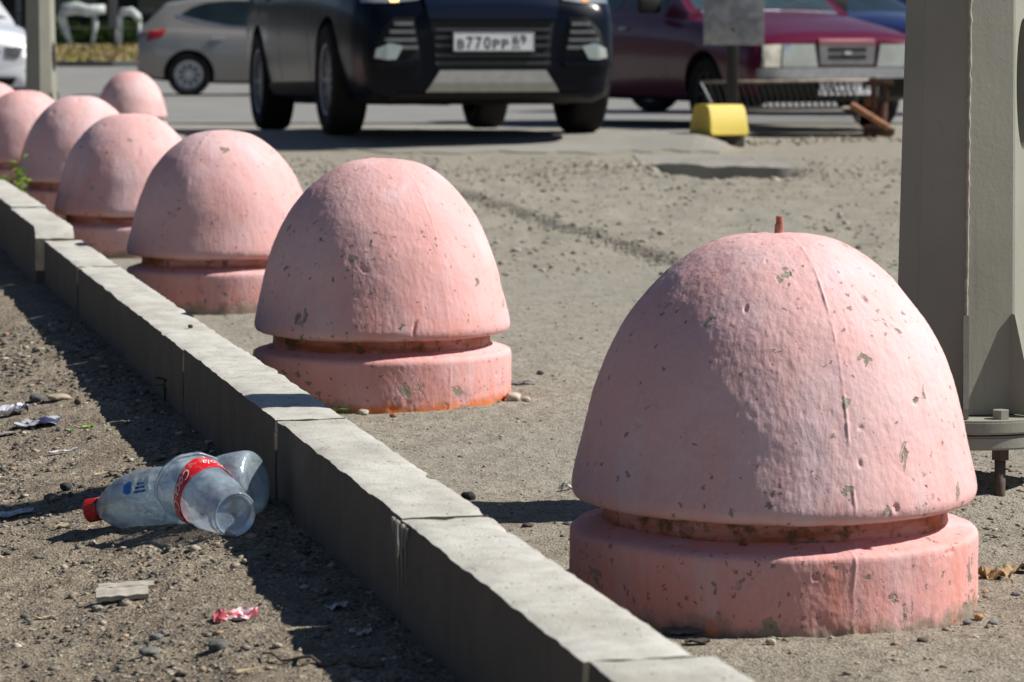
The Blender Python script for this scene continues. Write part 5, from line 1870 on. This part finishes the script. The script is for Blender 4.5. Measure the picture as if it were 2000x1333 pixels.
# ------------------------------------------------------------------ litter
def flat_piece(name, px, py, z, w, d, mat, label, cat, rz=0.0, thick=.0012, lift=.003, warp=.004, seed=0, outline=None, nu=14, nv=10, tilt=0.0, group=None):
    x, y = on_plane(px, py, z)
    x, y = on_plane(px, py, gzf(x, y))
    g0 = gzf(x, y)
    U, Vv = np.meshgrid(np.linspace(-.5, .5, nu), np.linspace(-.5, .5, nv))
    X = U * w; Y = Vv * d
    if outline is not None:
        sc_ = outline(U)
        Y = Y * sc_
    edge_n = fbm(U * 3 + seed, Vv * 3, 2.0, 3)
    X = X + w * .06 * edge_n; Y = Y + d * .12 * fbm(U * 4, Vv * 4 + seed, 5.0, 3)
    Z = lift + warp * fbm(U * 2.2 + seed, Vv * 2.2, 1.0, 3) + tilt * Vv * d
    c, s_ = math.cos(rz), math.sin(rz)
    WX = X * c - Y * s_; WY = X * s_ + Y * c
    gl = gz(WX + x, WY + y) - g0
    Z = np.maximum(Z, 0.001) + gl * .7
    n = nu * nv
    top = np.stack([WX, WY, Z + thick], -1).reshape(-1, 3); bot = np.stack([WX, WY, Z], -1).reshape(-1, 3)
    V = np.vstack([top, bot]).tolist()
    id_ = np.arange(n).reshape(nv, nu)
    F = []
    for j in range(nv - 1):
        for i in range(nu - 1):
            a, b, c_, e = int(id_[j, i]), int(id_[j, i + 1]), int(id_[j + 1, i + 1]), int(id_[j + 1, i])
            F.append((a, b, c_, e)); F.append((n + a, n + e, n + c_, n + b))
    ring = list(id_[0, :]) + list(id_[1:, -1]) + list(id_[-1, ::-1][1:]) + list(id_[::-1, 0][1:-1])
    for a, b in zip(ring, ring[1:] + ring[:1]): F.append((int(a), n + int(a), n + int(b), int(b)))
    o = mesh_obj(name, V, F, mat, None, smooth=True, loc=(x, y, g0))
    o.data.set_sharp_from_angle(angle=math.radians(50))
    if label: tag(o, label, cat, group)
    return o


def mat_print(name, base, ink, sc=60, lo=.55):
    m = NT(name); co = m.coord()
    f = m.ramp(m.noise(m.coord((1, 2.2, 1)), sc, 3, .5), [(lo, 0.), (lo + .03, 1.)])
    return m.done(m.mix(f, base, ink), .45)


# grey weathered wood chip: two splinters lying together
wc = empty('wood_chip', (*on_plane(240, 1172, .02), 0)); wc.location.z = gzf(wc.location.x, wc.location.y)
tag(wc, 'pale weathered broken wood chip lying on the earth left of the pink wrapper', 'wood chip')
m = NT('weathered_wood')
g1 = m.noise(m.coord((6, 60, 8)), 5, 5, .6)
M_wood = m.done(m.ramp(g1, [(.3, (.26, .235, .195)), (.55, (.40, .375, .325)), (.75, (.50, .475, .42))]), .85, m.bump(g1, .8, .002))
def chip_piece(name, x0, x1, y0, y1, z0, z1, seed):
    bm = bmesh.new()
    N = 14
    rows = []
    for k in range(N + 1):
        t = k / N
        x = x0 + (x1 - x0) * t
        e0 = .0007 * float(fbm(t * 6 + seed, 0.0, 1.0, 3)); e1 = .0010 * float(fbm(t * 6 + seed, 3.0, 1.0, 3))
        zz = .0012 * float(fbm(t * 4 + seed, 6.0, 1.0, 2))
        rows.append([bm.verts.new((x + (e0 * 1.5 if k in (0, N) else 0), y0 + e0, z0 + zz)), bm.verts.new((x + (e1 if k in (0, N) else 0), y1 + e1, z0 + zz)), bm.verts.new((x + (e1 if k in (0, N) else 0), y1 + e1, z1 + zz)), bm.verts.new((x, y0 + e0, z1 + zz * 1.5))])
    for a, b in zip(rows, rows[1:]):
        for q in range(4): bm.faces.new((a[q], a[(q + 1) % 4], b[(q + 1) % 4], b[q]))
    bm.faces.new(rows[0]); bm.faces.new(rows[-1][::-1])
    o = bm_obj(name, bm, M_wood, wc, auto=35)
    o.rotation_euler = (math.radians(14), math.radians(-3), math.radians(7))
    return o
chip_piece('splinter', -.031, .031, -.016, .010, .006, .012, 1)
chip_piece('splinter', -.028, .038, .0105, .024, .007, .012, 2)

flat_piece('paper_wrapper', 22, 815, .02, .055, .045, mat_print('white_print_paper', (.72, .72, .80), (.05, .06, .30), 45, .6), 'crumpled white paper wrapper with blue print at the left edge', 'wrapper', .3, lift=.010, warp=.016, seed=3)
flat_piece('foil_packet', 74, 834, .02, .075, .05, mat_print('navy_print_foil', (.42, .42, .44), (.03, .035, .10), 30, .52), 'grey and navy foil packet lying beside the white paper wrapper', 'packet', -.15, lift=.006, warp=.008, seed=5)
flat_piece('card_scrap', 20, 852, .02, .04, .03, simple('dull_card', (.22, .21, .19), .9), 'dull grey card scrap under the paper wrapper at the left edge', 'card scrap', .2, lift=.003, warp=.004, seed=6)
flat_piece('paper_strip', 124, 887, .02, .045, .010, simple('pale_paper', (.60, .60, .60), .7), 'narrow pale paper strip on the earth above the bottle cap', 'paper scrap', .25, lift=.004, warp=.004, seed=8, outline=lambda U: 1 - .5 * np.abs(U))
flat_piece('green_leaf', 172, 833, .02, .022, .018, simple('fresh_leaf', (.28, .42, .07), .6), 'light green fallen leaf on the earth next to the shadow edge', 'leaf', .2, thick=.0005, lift=.003, warp=.003, seed=9, outline=lambda U: np.sqrt(np.clip(1 - (2 * U) ** 2, .02, 1)))
flat_piece('green_scrap', 137, 847, .02, .007, .012, simple('green_plastic', (.03, .42, .06), .4), 'tiny bright green plastic scrap near the navy foil packet', 'plastic scrap', .2, lift=.002, warp=.003, seed=10)
flat_piece('candy_wrapper', 462, 1201, .03, .052, .030, mat_print('pink_print', (.62, .13, .17), (.72, .55, .58), 38, .5), 'twisted pink candy wrapper lying beside the edge of the kerb shadow', 'wrapper', .35, thick=.0006, lift=.005, warp=.012, seed=11, nu=26, nv=14, outline=lambda U: .12 + .8 * np.exp(-((U - .10) / .15) ** 2) + .5 * np.exp(-((U + .42) / .09) ** 2), tilt=.1)
flat_piece('plastic_shard', 30, 1010, .0, .052, .026, mat_plastic('dirty_clear_film', (.55, .62, .68), .5, .1, .002), 'flat dirty clear plastic shard at the left edge level with the bottle cap', 'plastic shard', .1, thick=.002, lift=.005, warp=.003, seed=12)
flat_piece('foil_strip', 1018, 751, .0, .060, .020, simple('crinkled_foil', (.62, .62, .60), .25, .7, vary=.3, scale=200), 'thin strip of silvery foil on the dust right of the second bollard', 'foil strip', -.05, thick=.0006, lift=.003, warp=.006, seed=13)
flat_piece('grey_scrap', 1112, 957, .0, .030, .020, simple('grey_film', (.42, .42, .38), .6), 'small torn grey film scrap left of the nearest bollard', 'film scrap', .3, thick=.0005, lift=.004, warp=.010, seed=14, outline=lambda U: .35 + .5 * np.abs(U))
flat_piece('dry_leaf', 1942, 1132, .0, .042, .040, simple('dry_leaf_brown', (.30, .20, .10), .8, vary=.4, scale=60), 'curled brown dry leaf at the right foot of the nearest bollard', 'leaf', .2, thick=.0006, lift=.008, warp=.018, seed=15, nu=20, nv=16)
flat_piece('dry_leaf', 1990, 1118, .0, .040, .030, simple('dry_leaf_tan', (.34, .26, .15), .8, vary=.3, scale=60), 'tan dry leaf cut by the right edge beyond the brown one', 'leaf', -.2, thick=.0006, lift=.006, warp=.012, seed=16)
flat_piece('bark_chip', 1362, 1262, .0, .028, .018, simple('dark_bark', (.06, .05, .04), .9), 'dark flat bark chip in the gap between kerb and nearest bollard', 'bark chip', .1, thick=.002, lift=.003, warp=.003, seed=17)
flat_piece('slate_chip', 1335, 1238, .0, .040, .030, simple('slate_chip', (.12, .12, .12), .8), 'flat dark slate chip lying in the shade at the foot of the nearest bollard', 'stone chip', .3, thick=.003, lift=.004, warp=.002, seed=18)
rs = random.Random(5)
for k, (px, py, w, lab) in enumerate(((90, 1210, .03, 'thin straw coloured splinter at the left below the wood chip'), (490, 1312, .03, 'tan straw splinter near the bottom edge, just left of the dark twig'), (205, 925, .035, 'pale straw splinter on the earth above the bottle neck'), (120, 1030, .02, 'short pale splinter on the earth below the bottle cap shadow'))):
    flat_piece('straw_splinter', px, py, .02, w, .006, simple('straw_%d' % k, (.42, .34, .22), .8), lab, 'splinter', rs.uniform(-.3, .5), thick=.001, lift=.003, warp=.002, seed=30 + k, group='straw splinters on the earth')

# bits of flaked rubbish in the kerb's shadow
for k, (px, py, w, lab) in enumerate(((262, 702, .018, 'pale flake at the foot of the kerb near its open joint'), (280, 770, .010, 'small pinkish flake in the kerb shadow above the bottle'), (350, 851, .012, 'small white flake in the shadow just above the bottle'), (407, 870, .012, 'little pale flake beside the kerb foot near the bottle base'), (660, 1188, .026, 'long pale flake in the deep kerb shadow right of the pink wrapper'), (712, 1240, .016, 'pale flake in the shadow close to the twig'), (725, 1165, .012, 'small grey flake on the shaded earth near the kerb foot'))):
    flat_piece('flake', px, py, .045, w, w * .7, simple('flake_%d' % k, (.45, .45, .47), .7), lab, 'flake', rs.uniform(-.5, .7), thick=.0008, lift=.003, warp=.004, seed=40 + k, group='pale flakes in the kerb shadow')

# twig
a_ = on_plane(512, 1274, .04); b_ = on_plane(628, 1300, .04); c_ = on_plane(748, 1313, .045)
tw = empty('twig', (a_[0], a_[1], 0)); tag(tw, 'long thin dark twig lying in the kerb shadow near the bottom edge', 'twig')
bm = bmesh.new()
pts = []
for k in range(13):
    t = k / 12
    q = Vector(a_).lerp(Vector(b_), t * 2) if t < .5 else Vector(b_).lerp(Vector(c_), t * 2 - 1)
    pts.append((q.x - a_[0], q.y - a_[1], gzf(q.x, q.y) + .004 + .002 * math.sin(k * 1.7)))
tube(bm, pts, [.0011 + .0016 * (k / 12) for k in range(13)], 7)
bm_obj('stick', bm, simple('twig_bark', (.10, .085, .07), .8), tw, smooth=True)

# ------------------------------------------------------------------ small plants
M_green = mat_leaf('weed_green', (.14, .26, .035), (.26, .40, .07))
M_green_d = mat_leaf('shaded_weed_green', (.045, .10, .015), (.08, .16, .03))  # weed green darkened, the kerb's shade put into the leaf colour


def leafy(name, x, y, z0, h, n, size, mat, label, seed, spread=.03):
    r_ = random.Random(seed)
    e = empty(name, (x, y, z0)); tag(e, label, 'weed')
    bm = bmesh.new()
    stems = []
    for k in range(max(2, n // 5)):
        a = r_.uniform(0, 2 * PI); t = (math.cos(a) * spread * r_.random(), math.sin(a) * spread * r_.random(), h * r_.uniform(.6, 1))
        tube(bm, [(0, 0, -.01), (t[0] * .4, t[1] * .4, t[2] * .5), t], [.0012, .001, .0006], 5)
        stems.append(t)
    bm_obj('stem', bm, mat, e)
    for k in range(n):
        st_ = stems[k % len(stems)]
        f = r_.uniform(.35, 1)
        p = Vector(st_) * f
        a = r_.uniform(0, 2 * PI); el = r_.uniform(-.2, .8)
        d = Vector((math.cos(a) * math.cos(el), math.sin(a) * math.cos(el), math.sin(el)))
        sd = d.cross(Vector((0, 0, 1))).normalized()
        up = sd.cross(d)
        L = size * r_.uniform(.6, 1.2); W_ = L * .26
        V = [p]
        F = []
        for i, (t, w) in enumerate(((.2, .55), (.45, 1), (.7, .8), (.9, .35))):
            c = p + d * L * t - up * L * .25 * t * t
            V += [c - sd * W_ * w, c + up * W_ * -.25 * w, c + sd * W_ * w]
        V.append(p + d * L - up * L * .25)
        F = [(0, 1, 2), (0, 2, 3)]
        for i in range(3):
            b = 1 + 3 * i
            F += [(b, b + 3, b + 4, b + 1), (b + 1, b + 4, b + 5, b + 2)]
        F += [(10, 13, 11), (11, 13, 12)]
        mesh_obj('leaf', [tuple(v) for v in V], F, mat, e, smooth=True)
    return e


x, y = on_plane(664, 806, 0)
leafy('seedling', x, y, gzf(x, y), .012, 6, .020, M_green, 'tiny green seedling between the kerb and the second bollard', 1, .012)
kp = ka + KU * tk(372, KZ + .036) + KN * (KW + .03)
kx_, ky_ = at_scale(20, 545, .2)
# grows between the raised kerb and the sixth bollard
q = Vector((kx_, ky_)); d0 = KW + .04 - kerb_side(q.x, q.y)
q = q + KN * d0
leafy('leafy_weed', q.x, q.y, gzf(q.x, q.y), .305, 60, .050, M_green, 'green leafy weed growing behind the raised kerb at the left edge', 2, .045)
x, y = on_plane(322, 785, .045)
leafy('shaded_weed', x, y, gzf(x, y), .045, 12, .03, M_green_d, 'dark green weed in the shade at the foot of the kerb above the bottle', 3, .03)
